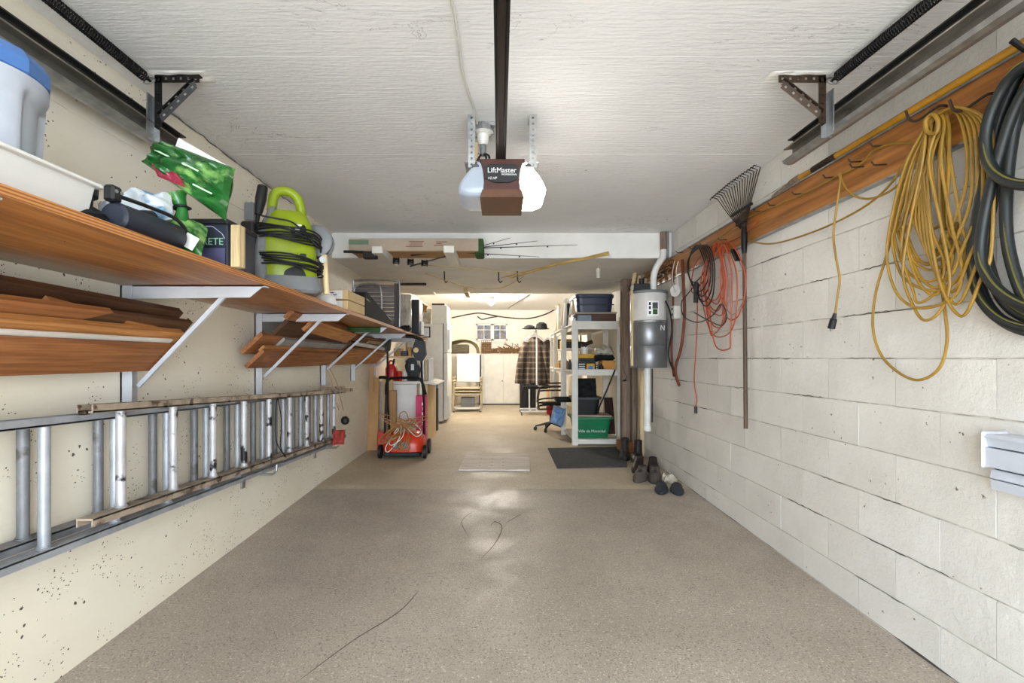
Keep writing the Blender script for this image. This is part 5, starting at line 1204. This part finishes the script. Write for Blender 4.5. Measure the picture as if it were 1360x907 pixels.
n = MB(); n.pillow((-1.28, 8.35, 1.86), (.08, 0, 0), (0, .05, .135), .05, .03, 3); tag(n.build('cloth_bag', M_CLEAR, smooth=True), 'pale bag leaning beside the white microwave', 'bag')

# stacked white patio chairs
pcg = 'stacked patio chairs'
def patio_chair(z, label):
    c = thing('patio_chair', label, 'chair', (-.67, 10.1, .004 + z), pcg)
    W, yf = .29, 9.85
    for s_ in (-1, 1):
        x = -.67 + s_ * W
        for y in (yf, 10.42): MB().tube([(x, y, .004 + z if z == 0 else .34 + z), (x, y + (.0 if y == yf else -.02), .60 + z)], .018, 8).build('leg', M_TAN, c)
        MB().box(x - .022, x + .022, yf - .03, 10.45, .58 + z, .61 + z, .006).build('armrest', M_TAN, c)
    MB().box(-.67 - W + .02, -.67 + W - .02, yf, 10.4, .36 + z, .39 + z, .006).build('seat', M_TAN, c)
    return c
c0 = patio_chair(0, 'lowest of the stacked pale patio chairs beside the refrigerator')
bb = MB(); bb.sheet(lambda u, v: (-.67 - .24 + .48 * u, 10.40 + .06 * v, .60 + .62 * v), 4, 4, .02); bb.build('backrest', M_ENAMEL, c0)
patio_chair(.06, 'middle one of the stacked pale patio chairs beside the refrigerator'); c2_ = patio_chair(.12, 'topmost of the stacked pale patio chairs beside the refrigerator')
bb = MB(); bb.sheet(lambda u, v: (-.67 - .245 + .49 * u, 10.30 + .06 * v, .62 + .60 * v), 4, 4, .02); bb.build('backrest', M_ENAMEL, c2_)
crate('storage_box', 'small white box tucked beneath the stacked patio chairs', 'box', -.80, -.52, 9.95, 10.2, .11, .30, M_GREYP)
MB().box(-.95, -.39, 9.9, 10.35, .06, .10, .004).build('base_board', M_WHITEPT, c0)
for s_ in (-1, 1): MB().lathe([(.02, -.015), (.045, -.012), (.045, .012), (.02, .015)], (-.67 + s_ * .27, 9.83, .05), 12, axis=(1, 0, 0)).build('caster', M_GREYP, c0)
crate('dark_board', 'narrow dark board standing between the patio chairs and the white cabinet', 'board', -.475, -.44, 11.1, 11.5, .004, 1.24, M_BLACK)
um = thing('canvas_hood', 'tan canvas hood with a dark opening on top of the patio chairs', 'hood', (-.80, 10.5, 1.22))
m_ = MB(); m_.sheet(lambda u, v: (-.80 + .40 * math.cos(math.pi * (1 - u)) * (1 - .25 * v), 10.4 + .5 * v, 1.20 + .36 * math.sin(math.pi * u) ** .7 * (1 - .15 * v)), 14, 5, .02); m_.build('canopy', M_TAN, um, smooth=True)
crate('dark_basket', 'dark green basket under the tan canvas hood', 'basket', -1.06, -.68, 10.42, 10.75, 1.225, 1.43, mat('dark_olive_weave', (70, 62, 44), .8), .02)

# white cupboard
cp = thing('white_cupboard', 'low white cupboard with folding doors against the rear wall under the window', 'cupboard', (.1, 11.5, .004))
x0, x1 = -.43, .62
MB().box(x0, x1, 11.38, 11.74, .03, 1.215, .004).build('body', M_WHITEPT, cp); MB().box(x0 - .01, x1 + .01, 11.34, 11.74, 1.215, 1.235, .003).build('top', M_WHITEPT, cp)
MB().box(x0 + .02, x1 - .02, 11.40, 11.7, .004, .03).build('plinth', M_GREYD, cp)
xs = [x0, x0 + .065, x0 + .53, x0 + .90, x1]
for k in range(4):
    d = MB().box(xs[k] + .003, xs[k + 1] - .003, 11.355, 11.378, .04, 1.21, .003).build('door', M_WHITEPT, cp)
    if k == 1: MB().ball((xs[2] - .025, 11.34, .58), .016, 8).build('knob', M_GALV, d)
bs = thing('wicker_basket', 'dark latticed basket standing on the white cupboard below the window', 'basket', (-.3, 11.5, 1.236))
m_ = MB()
for k in range(6): m_.box(-.43 + k * .046, -.42 + k * .046, 11.42, 11.43, 1.236, 1.56)
for k in range(7): m_.box(-.43, -.19, 11.415, 11.425, 1.24 + k * .052, 1.252 + k * .052)
m_.build('lattice', M_DARKW, bs); MB().box(-.42, -.2, 11.44, 11.6, 1.238, 1.50, .01).build('lining', M_WICK, bs)
for k, (xc, w_, h_) in enumerate(((-.08, .22, .14), (.14, .2, .18), (.35, .3, .26), (.56, .14, .12))):
    m_ = MB(); r7 = random.Random(40 + k)
    for j in range(46):
        b0_ = Vector((xc + r7.uniform(-w_, w_) * .6, 11.5 + r7.uniform(-.1, .1), 1.238)); e_ = Vector((xc + r7.uniform(-w_, w_), 11.5 + r7.uniform(-.12, .12), 1.24 + r7.uniform(.2, 1) * h_))
        m_.tube([b0_, b0_.lerp(e_, .5) + Vector((r7.uniform(-.03, .03), 0, .03)), e_], [.008, .007, .010], 4)
    tag(m_.build('dried_branches', M_WICK), ('low heap of dried stems beside the latticed basket', 'dried pine cones and stems in the middle of the cupboard top', 'tallest heap of dried branches on the cupboard', 'small tuft of dried stems at the cupboard end')[k], 'dried plants', kind='stuff')
# hanging cables on the rear wall
for k, (pts, m, label) in enumerate((([(600, 422), (625, 417), (640, 416), (668, 421), (700, 423), (725, 417), (745, 406)], M_BROWNM, 'brown cable sagging along the top of the rear wall'), ([(634, 420), (640, 424), (650, 422), (662, 420)], M_BROWNM, 'short loop of cable over the small window'))):
    n = MB(); n.tube(catmull([P(a, b, YB - .02) for a, b in pts], 6), .014, 6); tag(n.build('cable', m), label, 'cable')

# ================================================================== CLOTHES RACK
rk2 = thing('clothes_rack', 'white tubular clothes rack on castors at the far end of the room', 'clothes rack', (.80, 9.4, .004))
for x, y in ((.735, 9.3), (.62, 9.75)): MB().cyl((x, y, .08), (x, y, 1.68 if y < 9.5 else 1.5), .016, 10).build('pole', M_WHITEP, rk2)
MB().bar((.735, 9.3, 1.68), (.735, 9.8, 1.68), .03, .03).build('hanging_bar', M_WHITEP, rk2)
for y in (9.3, 9.75):
    MB().bar((.42, y, .085), (1.08, y, .085), .03, .03).build('base_bar', M_WHITEP, rk2)
    for x in (.44, 1.06): MB().lathe([(.012, -.012), (.032, -.01), (.032, .01), (.012, .012)], (x, y, .036), 12, axis=(1, 0, 0)).build('castor', M_BLACK, rk2)
MB().bar((.62, 9.3, .085), (.62, 9.75, .085), .03, .03).build('base_bar', M_WHITEP, rk2)
def garment(name, label, m, cx, cy, w, ztop, zbot, depth, sleeves=True, cat='jacket'):
    g_ = thing(name, label, cat, (cx, cy, zbot))
    secs = []
    for f, wk, dk in ((0, .20, .5), (.03, .36, .6), (.08, .62, .8), (.14, .78, .95), (.3, .82, 1.0), (.55, .90, 1.05), (.8, .98, 1.15), (1.0, 1.04, 1.25)):
        z = ztop - (ztop - zbot) * f; ring = []
        for k in range(28):
            a = 2 * math.pi * k / 28; wv = 1 + .10 * math.sin(a * 6 + f * 3) * f
            ring.append(Vector((cx + w / 2 * wk * math.cos(a), cy + depth / 2 * dk * wv * math.sin(a), z + .015 * math.sin(a * 3) * f)))
        secs.append(ring)
    b = MB(); b.loft(secs[::-1]); b.build('body', m, g_, smooth=True)
    if sleeves:
        for s_ in (-1, 1):
            b = MB(); zsh = ztop - (ztop - zbot) * .12; L = (ztop - zbot)
            b.tube([(cx + s_ * w * .30, cy - .02, zsh), (cx + s_ * w * .44, cy - .03, zsh - L * .2), (cx + s_ * w * .58, cy - .05, zsh - L * .55), (cx + s_ * w * .66, cy - .06, zsh - L * .88)], [.07, .085, .075, .065], 12); b.build('sleeve', m, g_, smooth=True)
    b = MB(); b.tube(catmull([(cx - w * .36, cy, ztop - .06), (cx - w * .2, cy, ztop), (cx, cy, ztop + .035), (cx + w * .2, cy, ztop), (cx + w * .36, cy, ztop - .06)], 5), .012, 6); b.tube([(cx, cy, ztop + .03), (cx, cy, ztop + .10), (cx + .03, cy, ztop + .13)], .006, 6); b.build('hanger', M_WHITEP, g_)
    return g_
j1 = garment('plaid_jacket', 'brown plaid jacket on a hanger on the white clothes rack', M_PLAID, .70, 9.45, .50, 1.55, .62, .20)
b = MB(); b.lathe([(.23, 0), (.25, .05), (.24, .08)], (.74, 9.45, .52), 16); b.build('lining', M_BLACKF, j1)
garment('dark_coat', 'dark brown coat hanging behind the plaid jacket', mat('dark_brown_cloth', (60, 50, 46), .9), .98, 9.62, .26, 1.5, .62, .18, False)
garment('rust_coat', 'rust-orange garment hanging at the back of the clothes rack', M_JACKOR, 1.11, 9.85, .16, 1.52, .50, .18, False)
for k, (x, y, r, label) in enumerate(((.60, 9.35, .12, 'dark flat cap on the end of the clothes rack'), (.84, 9.40, .12, 'rounded black hat on top of the clothes rack'))):
    n = MB(); n.lathe([(r * 1.25, 0), (r * 1.25, .012), (r * .95, .018), (r * .85, .05 + .05 * k), (r * .4, .075 + .06 * k), (.001, .08 + .06 * k)], (x, y, 1.70), 18); tag(n.build('hat', M_BLACKF, smooth=True), label, 'hat')
n = MB(); n.pillow((.60, 9.95, .36), (.17, 0, 0), (0, 0, .36), .08, .05, 2, 10); tag(n.build('garment_bag', M_BLACKF, smooth=True), 'tall black bag standing on the floor under the plaid jacket', 'bag')
n = MB(); n.box(1.05, 1.28, 10.2, 10.6, .004, 1.05, .01); tag(n.build('white_carton', M_CARD_L), 'tall cream carton standing behind the clothes rack', 'carton')

# ================================================================== SHELVING ON THE RIGHT
SY0, SY1, SXL, SXR = 6.08, 8.9, .935, 1.585
sv = thing('shelving_unit', 'white painted wooden shelving unit along the right-hand wall', 'shelving', (1.26, 7.4, .004))
posts = [(SXL, SY0), (SXR - .07, SY0), (SXL - .03, 6.92), (SXL, 8.15), (SXL + .02, 8.86), (SXR - .07, 6.92), (SXR - .07, 8.15)]
for k, (x, y) in enumerate(posts): MB().box(x, x + .075, y, y + .045, .004, 1.60, .002).build('post', M_WHITEPT, sv)
for zz_, nm in ((1.555, 'top_shelf'), (.945, 'middle_shelf')):
    MB().box(SXL + .01, SXR + .03, SY0 + .045, SY1, zz_, zz_ + .018, .001).build(nm, M_WHITEPT, sv)
    MB().box(SXL + .075, SXR - .07, SY0 + .006, SY0 + .03, zz_ - .062 if zz_ > 1 else zz_ - .045, zz_ + .045 if zz_ > 1 else zz_ + .035, .002).build('front_rail', M_WHITEPT, sv)
    MB().box(SXL + .045, SXL + .065, SY0 + .05, SY1, zz_ - .06, zz_).build('side_rail', M_WHITEPT, sv)
MB().box(SXL + .075, SXR - .07, SY0 + .006, SY0 + .03, .018, .082, .002).build('front_rail', M_WHITEPT, sv)
MB().box(SXL + .01, SXR + .03, SY0 + .045, 6.96, .066, .082, .001).build('bottom_shelf', M_WHITEPT, sv)
MB().box(SXL + .06, SXR + .02, 7.0, SY1, 1.26, 1.275, .001).build('inner_shelf', M_WHITEPT, sv)
s1, s2, s0 = 1.574, .964, .083
tt = thing('storage_tote', 'large navy storage tote with a grey lid on top of the white shelving', 'tote', (1.24, 6.4, s1 + .14))
m_ = MB(); m_.loft([rr(.46, .50, s1 + .148, 1.24, 6.4, e=8), rr(.48, .52, s1 + .25, 1.24, 6.4, e=8), rr(.49, .53, s1 + .33, 1.24, 6.4, e=8)]); m_.build('bin', M_NAVY, tt)
m_ = MB(); m_.loft([rr(.505, .55, s1 + .331, 1.24, 6.4, e=8), rr(.515, .56, s1 + .345, 1.24, 6.4, e=8), rr(.515, .56, s1 + .372, 1.24, 6.4, e=8), rr(.49, .53, s1 + .384, 1.24, 6.4, e=8)]); m_.build('lid', M_NAVY, tt)
MB().box(1.0, 1.48, 6.128, 6.14, s1 + .235, s1 + .25).build('rib', M_NAVYD, tt)
tr = thing('drawer_box', 'reddish brown wooden drawer box under the navy tote', 'box', (1.25, 6.35, s1))
MB().box(.98, 1.52, 6.16, 6.7, s1 + .001, s1 + .125, .004).build('box', M_REDW, tr); MB().box(.97, 1.53, 6.15, 6.71, s1 + .126, s1 + .146, .003).build('lid', M_CARD_G, tr)
crate('grey_bin', 'small translucent grey-blue bin in front of the brown drawer box', 'bin', 1.01, 1.19, 6.10, 6.155, s1 + .001, s1 + .105, M_GREYBLUE, .008)
tall = [(.985, 6.35, .34, M_PALEW, 'pale wood board end'), (.99, 6.55, .30, M_WHITEP, 'white plastic roll'), (.985, 6.75, .38, M_WHITEPT, 'white painted board'), (.995, 7.0, .36, M_BLACK, 'black rod bundle'), (.98, 7.25, .42, M_WHITEP, 'white downpipe'), (.98, 7.6, .40, M_TAN, 'tan cardboard tube'), (.985, 7.95, .44, M_WHITEPT, 'tall white trim piece'), (.985, 8.3, .46, M_PALEW, 'tall pale batten')]
for k, (x, y, h, m, nm) in enumerate(tall):
    n = MB(); n.cyl((x + .02, y, s1 + .001), (x + .03 + .02 * (k % 3), y + .03, s1 + h), .026 if k % 2 else .034, 8)
    if k % 3 == 1: n.ball((x + .03 + .02 * (k % 3), y + .03, s1 + h), .05, 8)
    tag(n.build('upright_roll', m), nm + ' standing on top of the white shelving', 'roll')
n = MB(); n.pillow((1.0, 6.22, s1 + .06), (.05, 0, 0), (0, .06, .05), .04, .03, 3); tag(n.build('white_sack', M_BAGW, smooth=True), 'small white sack at the front corner of the shelving top', 'sack')
# middle shelf
mid = [(1.02, 1.12, 6.14, .115, M_BLACK, 'black printed carton by the front post'), (1.13, 1.235, 6.13, .09, M_YELLOW, 'yellow and blue carton in the middle'), (1.245, 1.285, 6.15, .08, M_BLACK, 'narrow black box beside the yellow one'), (1.335, 1.50, 6.14, .13, M_ORNGB, 'wide orange-tan box at the wall end')]
for k, (a, b, y, h, m, nm) in enumerate(mid):
    t = thing('goods_carton', nm + ' of the middle shelf', 'carton', ((a + b) / 2, y + .1, s2)); MB().box(a, b, y, y + .24, s2 + .001, s2 + h, .004).build('box', m, t)
    if m is M_BLACK:
        for j in range(3): MB().box(a + .01, b - .012, y - .002, y + .001, s2 + .02 + j * .028, s2 + .030 + j * .028).build('print_line', M_PAPER, t)
    if m is M_YELLOW: MB().box(a + .02, b - .02, y - .002, y + .001, s2 + .015, s2 + .06).build('print_panel', M_BLUE, t)
crate('black_toolcase', 'black case with a yellow lid behind the small cartons', 'case', 1.10, 1.30, 6.40, 6.6, s2 + .001, s2 + .16, M_BLACK); crate('yellow_lid', 'yellow tray lying on the black case', 'tray', 1.06, 1.29, 6.39, 6.62, s2 + .161, s2 + .215, M_YELLOW, .006)
n = MB(); n.lathe([(.045, 0), (.05, .09), (.052, .10)], (1.17, 6.5, s2 + .216), 14); tag(n.build('white_tub', M_WHITEP, smooth=True), 'small white tub on the yellow tray', 'tub')
pd = thing('power_drill', 'dark cordless drill lying over the white tub', 'drill', (1.22, 6.42, s2 + .32))
MB().cyl((1.12, 6.46, s2 + .335), (1.27, 6.46, s2 + .385), .026, 10).build('body', M_BROWNM, pd); MB().bar((1.20, 6.46, s2 + .36), (1.16, 6.46, s2 + .317), .03, .04).build('grip', M_BLACK, pd)
n = MB(); n.pillow((1.40, 6.35, s2 + .17), (.13, 0, 0), (0, .10, .02), .045, .04, 5); tag(n.build('black_cloth', M_BLACKF, smooth=True), 'crumpled black cloth on the orange-tan box', 'cloth')
n = MB(); n.pillow((1.41, 6.40, s2 + .25), (.12, 0, 0), (0, .10, .03), .05, .05, 8); tag(n.build('clear_bag', M_CLEAR, smooth=True), 'crumpled clear bag on top of the black cloth', 'bag')
n = MB(); n.lathe([(.025, 0), (.03, .01), (.028, .05), (.008, .08), (.008, .09)], (1.32, 6.12, s2), 12); tag(n.build('glue_bottle', M_BLACK, smooth=True), 'small dark squeeze bottle beside the orange-tan box', 'bottle')
bt = [(.975, 6.3, .08, M_PAPER, 'short white jar'), (.985, 6.55, .12, M_BLACK, 'black spray can'), (.975, 6.75, .13, M_GREYD, 'charcoal spray can'), (.98, 7.05, .10, M_GLASSJ, 'squat amber jar'), (.985, 7.3, .17, M_STRAW, 'tall straw-coloured bottle'), (.98, 7.55, .14, M_PALEW, 'pale yellow bottle'), (.985, 7.8, .12, M_GLASSJ, 'brown glass bottle'), (.99, 8.05, .10, M_YELLOW, 'small yellow jar')]
for k, (x, y, h, m, nm) in enumerate(bt):
    t = thing('bottle', nm + ' on the open long side of the middle shelf', 'bottle', (x + .03, y, s2)); MB().lathe([(.03, 0), (.034, .006), (.034, h * .7), (.016, h * .85), (.016, h)], (x + .03, y, s2 + .001), 12).build('body', m, t, smooth=True); MB().lathe([(.018, 0), (.018, .018)], (x + .03, y, s2 + h), 10).build('cap', M_BLACK if k % 2 else M_WHITEP, t)
for k, y in enumerate((7.2, 7.7, 8.3)): crate('tool_box', ('dark tool box on the inner shelf nearest the front', 'yellowish tool box midway on the inner shelf', 'black case at the back of the inner shelf')[k], 'box', 1.02, 1.3, y, y + .3, 1.276, 1.276 + .10 + .04 * k, (M_BLACK, M_YELLOW, M_BLACK)[k])
for k in range(4):
    crate('window_slat', 'tall pale slat leaning on the wall inside the shelving', 'slat', 1.30 + k * .05, 1.325 + k * .05, 8.5, 8.53, .965, 1.54, M_PALEW, .002, 'pale slats inside the shelving')
# bottom shelf
rb = thing('recycling_bin', 'green recycling bin with white lettering on the lowest shelf', 'bin', (1.22, 6.4, s0))
m_ = MB(); m_.loft([rr(.42, .34, s0 + .001, 1.215, 6.36, e=9), rr(.50, .42, s0 + .27, 1.215, 6.36, e=9), rr(.48, .40, s0 + .27, 1.215, 6.36, e=9), rr(.41, .33, s0 + .02, 1.215, 6.36, e=9)]); m_.build('body', M_GREENB, rb)
m_ = MB(); m_.loft([rr(.515, .435, s0 + .245, 1.215, 6.36, e=9), rr(.545, .465, s0 + .25, 1.215, 6.36, e=9), rr(.545, .465, s0 + .275, 1.215, 6.36, e=9), rr(.49, .41, s0 + .276, 1.215, 6.36, e=9)]); m_.build('rim', M_GREENB, rb)
lettering('Ville de Montréal', .051, M_PAPER, rb, (1.03, 6.174, s0 + .075), (1, 0, 0), (0, -.12, .99))
n = MB(); n.bar((1.0, 6.36, s0 + .292), (1.46, 6.36, s0 + .286), .40, .02, up=(0, 0, 1)); tag(n.build('brown_sheet', M_CARD_G), 'brown board lying over the green recycling bin', 'board')
t2 = thing('black_tub', 'black plastic tub standing on the brown board over the green bin', 'tub', (1.14, 6.4, s0 + .31))
m_ = MB(); m_.loft([rr(.30, .28, s0 + .305, 1.15, 6.36, e=5), rr(.36, .34, s0 + .50, 1.15, 6.36, e=5)]); m_.build('body', M_BLACK, t2); m_ = MB(); m_.loft([rr(.40, .38, s0 + .50, 1.15, 6.36, e=5), rr(.41, .39, s0 + .53, 1.15, 6.36, e=5)]); m_.build('rim', M_GREYD, t2)
n = MB(); n.pillow((1.15, 6.36, s0 + .64), (.15, 0, 0), (0, .03, .13), .09, .06, 4.4); tag(n.build('black_bag', M_BLACKF, smooth=True), 'crumpled black bag standing in the black tub', 'bag')
n = MB(); n.tube(catmull([P(817, 491, 6.06), P(806, 518, 6.06), P(797, 538, 6.07), P(794, 549, 6.1)], 5), .011, 6); tag(n.build('black_cable', M_BLACK), 'black cable slanting down across the open shelving front', 'cable')
n = MB(); n.pillow((1.50, 6.45, s0 + .26), (.06, .0, 0), (0, .08, .24), .06, .04, 1.2); tag(n.build('dark_sack', mat('dark_maroon_cloth', (58, 34, 30), .9), smooth=True), 'dark brown sack beside the green recycling bin', 'sack')
# wall switch, clamp, post and block
n = MB(); n.box(1.545, 1.585, 6.055, 6.082, 1.19, 1.30, .004); tag(n.build('door_latch', M_BLACKM), 'black and silver latch on the front post of the shelving', 'latch')
n = MB(); n.box(1.53, 1.60, 6.04, 6.078, 1.52, 1.60, .006); tag(n.build('wood_clip', M_PALEW), 'small wooden clip at the top of the shelving post', 'clip')
for k, (x0, x1, y, m, label) in enumerate(((1.478, 1.572, 5.70, M_POST, 'weathered brown post standing beside the white shelving'), (1.578, 1.636, 5.62, M_POST, 'second weathered post against the block wall'))):
    n = MB(); n.box(x0, x1, y, y + .1, .125 if k == 0 else .004, BZ - .002, .004); tag(n.build('timber_post', m), label, 'post')
n = MB(); n.box(1.595, 1.64, 5.36, 5.45, .01, .98, .003); tag(n.build('pale_stud', M_PALEW), 'pale yellow stud standing on the floor below the canister', 'stud')
n = MB(); n.box(1.44, 1.632, 5.58, 5.84, .005, .125, .006); tag(n.build('timber_block', M_TRIMW), 'orange wooden block under the foot of the brown post', 'block')
n = MB(); n.tube(catmull([(1.49, 5.705, 1.05), (1.50, 5.685, .96), (1.52, 5.68, .90), (1.50, 5.67, .86)], 5), .004, 5); n.ball((1.50, 5.67, .855), .02, 8, (1.3, 1, .5)); tag(n.build('pull_cord', M_BLACK), 'thin black cord hanging on the brown post', 'cord')

# chair frame, bag and tray beside the shelving
oc = thing('wire_chair', 'dark bent-wire chair on a black star base beside the white shelving', 'chair', (.80, 7.35, .004))
for k in range(5):
    a = k * 2 * math.pi / 5 + .5; e = Vector((.80 + .24 * math.cos(a), 7.35 + .24 * math.sin(a), .07))
    MB().tube([(.80, 7.35, .13), e], [.022, .014], 6).build('base_leg', M_BLACKM, oc); MB().lathe([(.01, -.02), (.03, -.016), (.03, .016), (.01, .02)], e - Vector((0, 0, .036)), 10, axis=(math.sin(a), -math.cos(a), 0)).build('castor', M_BLACK, oc)
MB().cyl((.80, 7.35, .12), (.80, 7.35, .40), .02, 8).build('column', M_BLACKM, oc)
for k, z in enumerate((.36, .46, .64, .70)):
    w_ = .20 - .02 * (k > 1); MB().tube(catmull([(.80 + w_, 7.15, z), (.80 - w_ * .6, 7.12, z), (.80 - w_, 7.2, z - .01), (.80 - w_, 7.45, z), (.80 - w_ * .4, 7.55, z + .02), (.80 + w_, 7.55, z + .03)], 5), .013, 6).build('wire_rail', M_BROWNM, oc)
for x, y in ((.61, 7.2), (.62, 7.45), (.95, 7.14)): MB().tube(catmull([(x, y, .34), (x - .02, y, .5), (x + .02, y, .72)], 4), .011, 6).build('wire_upright', M_BROWNM, oc)
MB().box(.66, .98, 7.2, 7.5, .40, .44, .015).build('seat', M_BLACKF, oc)
n = MB(); n.pillow((.82, 7.24, .33), (.10, 0, 0), (0, .04, .055), .04, .03, 2); tag(n.build('red_cloth', M_RED, smooth=True), 'red cloth bundled under the wire chair', 'cloth')
n = MB(); n.pillow((.84, 6.78, .30), (.09, .0, -.03), (.03, .03, .12), .06, .07, 6.6, 14); tag(n.build('blue_bag', M_BLUEBAG, smooth=True), 'crumpled pale blue bag hanging by the shelving post', 'bag')
n = MB(); n.tube([(.90, 6.86, .40), (.905, 6.895, .45)], .006, 5)
tub(thing('black_tray', 'shallow black tray sticking out of the shelving above the blue bag', 'tray', (.90, 6.75, .53)), M_BLACK, .78, 1.04, 6.62, 6.9, .505, .565, .03, .006, .012)

# ================================================================== FLOOR THINGS
fb2 = thing('plywood_sheet', 'whitewashed plywood sheet lying flat in the middle of the floor', 'board', (-.02, 5.1, .004))
m_ = MB(); m_.prism([(-.405, 4.70), (.305, 4.70), (.352, 5.50), (-.375, 5.47)], lambda x, y: (x, y, .0045), lambda x, y: (x, y, .022)); m_.build('sheet', M_WHITEBOARD, fb2)
for x in (-.20, -.08, .04):
    for y in (4.85, 5.02, 5.2): MB().lathe([(.010, 0), (.010, .0012)], (x + .01 * (y - 4.8), y, .0215), 8).build('screw_hole', M_BROWNM, fb2)
n = MB(); n.prism([(.585, 4.80), (1.31, 4.86), (1.60, 5.95), (.60, 5.86)], lambda x, y: (x, y, .0045), lambda x, y: (x, y, .014)); tag(n.build('floor_mat', M_MAT), 'charcoal floor mat in front of the white shelving', 'mat')
def shoe(name, label, x, y, yaw, L, W, H, m, sole, kind, group, z=None):
    z = (fz(y) + (.004 if y >= 4.17 else 0)) if z is None else z
    o = thing(name, label, 'shoe', (x, y, z), group); M_ = Matrix.Translation((x, y, z)) @ Matrix.Rotation(yaw, 4, 'Z')
    def out(k, zz_, e=0):
        r_ = []
        for i in range(24):
            a = 2 * math.pi * i / 24; yy = math.sin(a) * L / 2; f = .5 + .5 * math.sin(a); wd = W / 2 * (.80 + .28 * math.sin(f * math.pi * .95) + .05 * f)
            r_.append(Vector((math.cos(a) * wd * k, yy * k, zz_)))
        return r_
    b = MB(M_); b.loft([out(.94, 0), out(1.0, .006), out(1.0, .022), out(.96, .026)]); b.build('sole', sole, o, smooth=True)
    if kind == 'slipper':
        b = MB(M_); b.sheet(lambda u, v: ((W * .47) * math.cos(math.pi * (1 - u)) * (1 - .1 * v), -L * .05 + L * .5 * v * (1 - .25 * abs(2 * u - 1) ** 2), .022 + H * math.sin(math.pi * u) ** .7 * (1 - v * .85)), 12, 8, .006); b.build('upper', m, o, smooth=True)
    else:
        secs = []
        for f, zz_ in ((1.0, .02), (.97, .04), (.86, .060)): secs.append(out(f, zz_))
        b = MB(M_); b.loft(secs + [[Vector((p.x * .9, p.y * .62 - L * .15, .095)) for p in out(.8, 0)]] + [[Vector((p.x * .82, p.y * .42 - L * .22, H)) for p in out(.8, 0)]]); b.build('upper', m, o, smooth=True)
        for k in range(3 if H < .15 else 5):
            zl_ = .085 + k * (H - .09) / 5; yl = L * (.17 - .055 * k); b = MB(M_); b.tube([(-W * .26, yl, zl_ - .01), (0, yl + .005, zl_ + .008), (W * .26, yl, zl_ - .01)], .004, 5); b.build('lace', M_BLACK, o)
        b = MB(M_); b.loft([[Vector((p.x * .62, p.y * .30 - L * .22, H - .012)) for p in out(.8, 0)], [Vector((p.x * .66, p.y * .33 - L * .22, H + .003)) for p in out(.8, 0)]]); b.build('opening', M_BLACKF, o)
    return o
shoe('slipper', 'dark navy slipper nearest the room middle of the pair by the block wall', 1.375, 4.02, 2.75, .27, .10, .055, M_SLIP, M_SLIP, 'slipper', 'pair of slippers')
shoe('slipper', 'dark navy slipper nearest the block wall of its pair', 1.497, 4.0, 2.9, .27, .10, .055, M_SLIP, M_SLIP, 'slipper', 'pair of slippers')
shoe('walking_shoe', 'grey-brown walking shoe in front of the charcoal mat corner', 1.30, 4.36, 2.55, .29, .11, .12, M_SHOE, M_SOLE, 'shoe', 'pair of walking shoes')
shoe('walking_shoe', 'grey-brown walking shoe beside its twin and the slippers', 1.42, 4.33, 2.8, .29, .11, .12, M_SHOE, M_SOLE, 'shoe', 'pair of walking shoes')
shoe('work_boot', 'black work boot standing nearest the orange block', 1.40, 5.28, 2.9, .29, .115, .22, M_SHOEB, M_BLACK, 'shoe', 'pair of black boots')
shoe('work_boot', 'black work boot standing on the mat corner beside its twin', 1.50, 5.15, 2.7, .29, .115, .22, M_SHOEB, M_BLACK, 'shoe', 'pair of black boots')
shoe('dark_shoe', 'dark maroon shoe behind the walking shoes', 1.38, 4.72, 2.6, .28, .105, .13, mat('dark_maroon_leather', (44, 26, 26), .6), M_BLACK, 'shoe', 'pair of dark shoes')
shoe('dark_shoe', 'dark maroon shoe close to the wall behind the walking shoes', 1.52, 4.68, 2.9, .28, .105, .13, mat('dark_maroon_leather', (44, 26, 26), .6), M_BLACK, 'shoe', 'pair of dark shoes')
n = MB(); n.pillow((1.54, 4.30, .03), (.07, .02, 0), (0, .06, 0), .03, .03, 4); tag(n.build('grey_rag', M_CLEAR, smooth=True), 'pale grey rag on the floor behind the slippers', 'rag')

# ================================================================== REAR BULB
bl2 = thing('ceiling_bulb', 'bare lit bulb in a white holder on the ceiling at the far end', 'light bulb', (-.155, 9.2, 2.2))
MB().lathe([(.03, -.09), (.05, -.06), (.06, -.02), (.06, 0)], (-.155, 9.2, ZC - .001), 16).build('lampholder', M_WHITEP, bl2, smooth=True)
MB().ball((-.155, 9.2, 2.195), .038, 16).build('bulb', M_BULB, bl2, smooth=True)
for px0, py0, px1, py1, lb in ((702, 390, 688, 401, 'long'), (703, 411, 693, 422, 'short')):
    pass
n = MB(); a = Vector((.56, 8.9, ZC - .004)); b = Vector((.22, 11.3, ZC - .004)); n.tube([a, a.lerp(b, .5), b], .007, 6); tag(n.build('ceiling_wire', M_BLACK), 'thin dark wire run across the far bright ceiling', 'wire')
for o in bpy.data.objects:
    if '_w' in o: del o['_w']
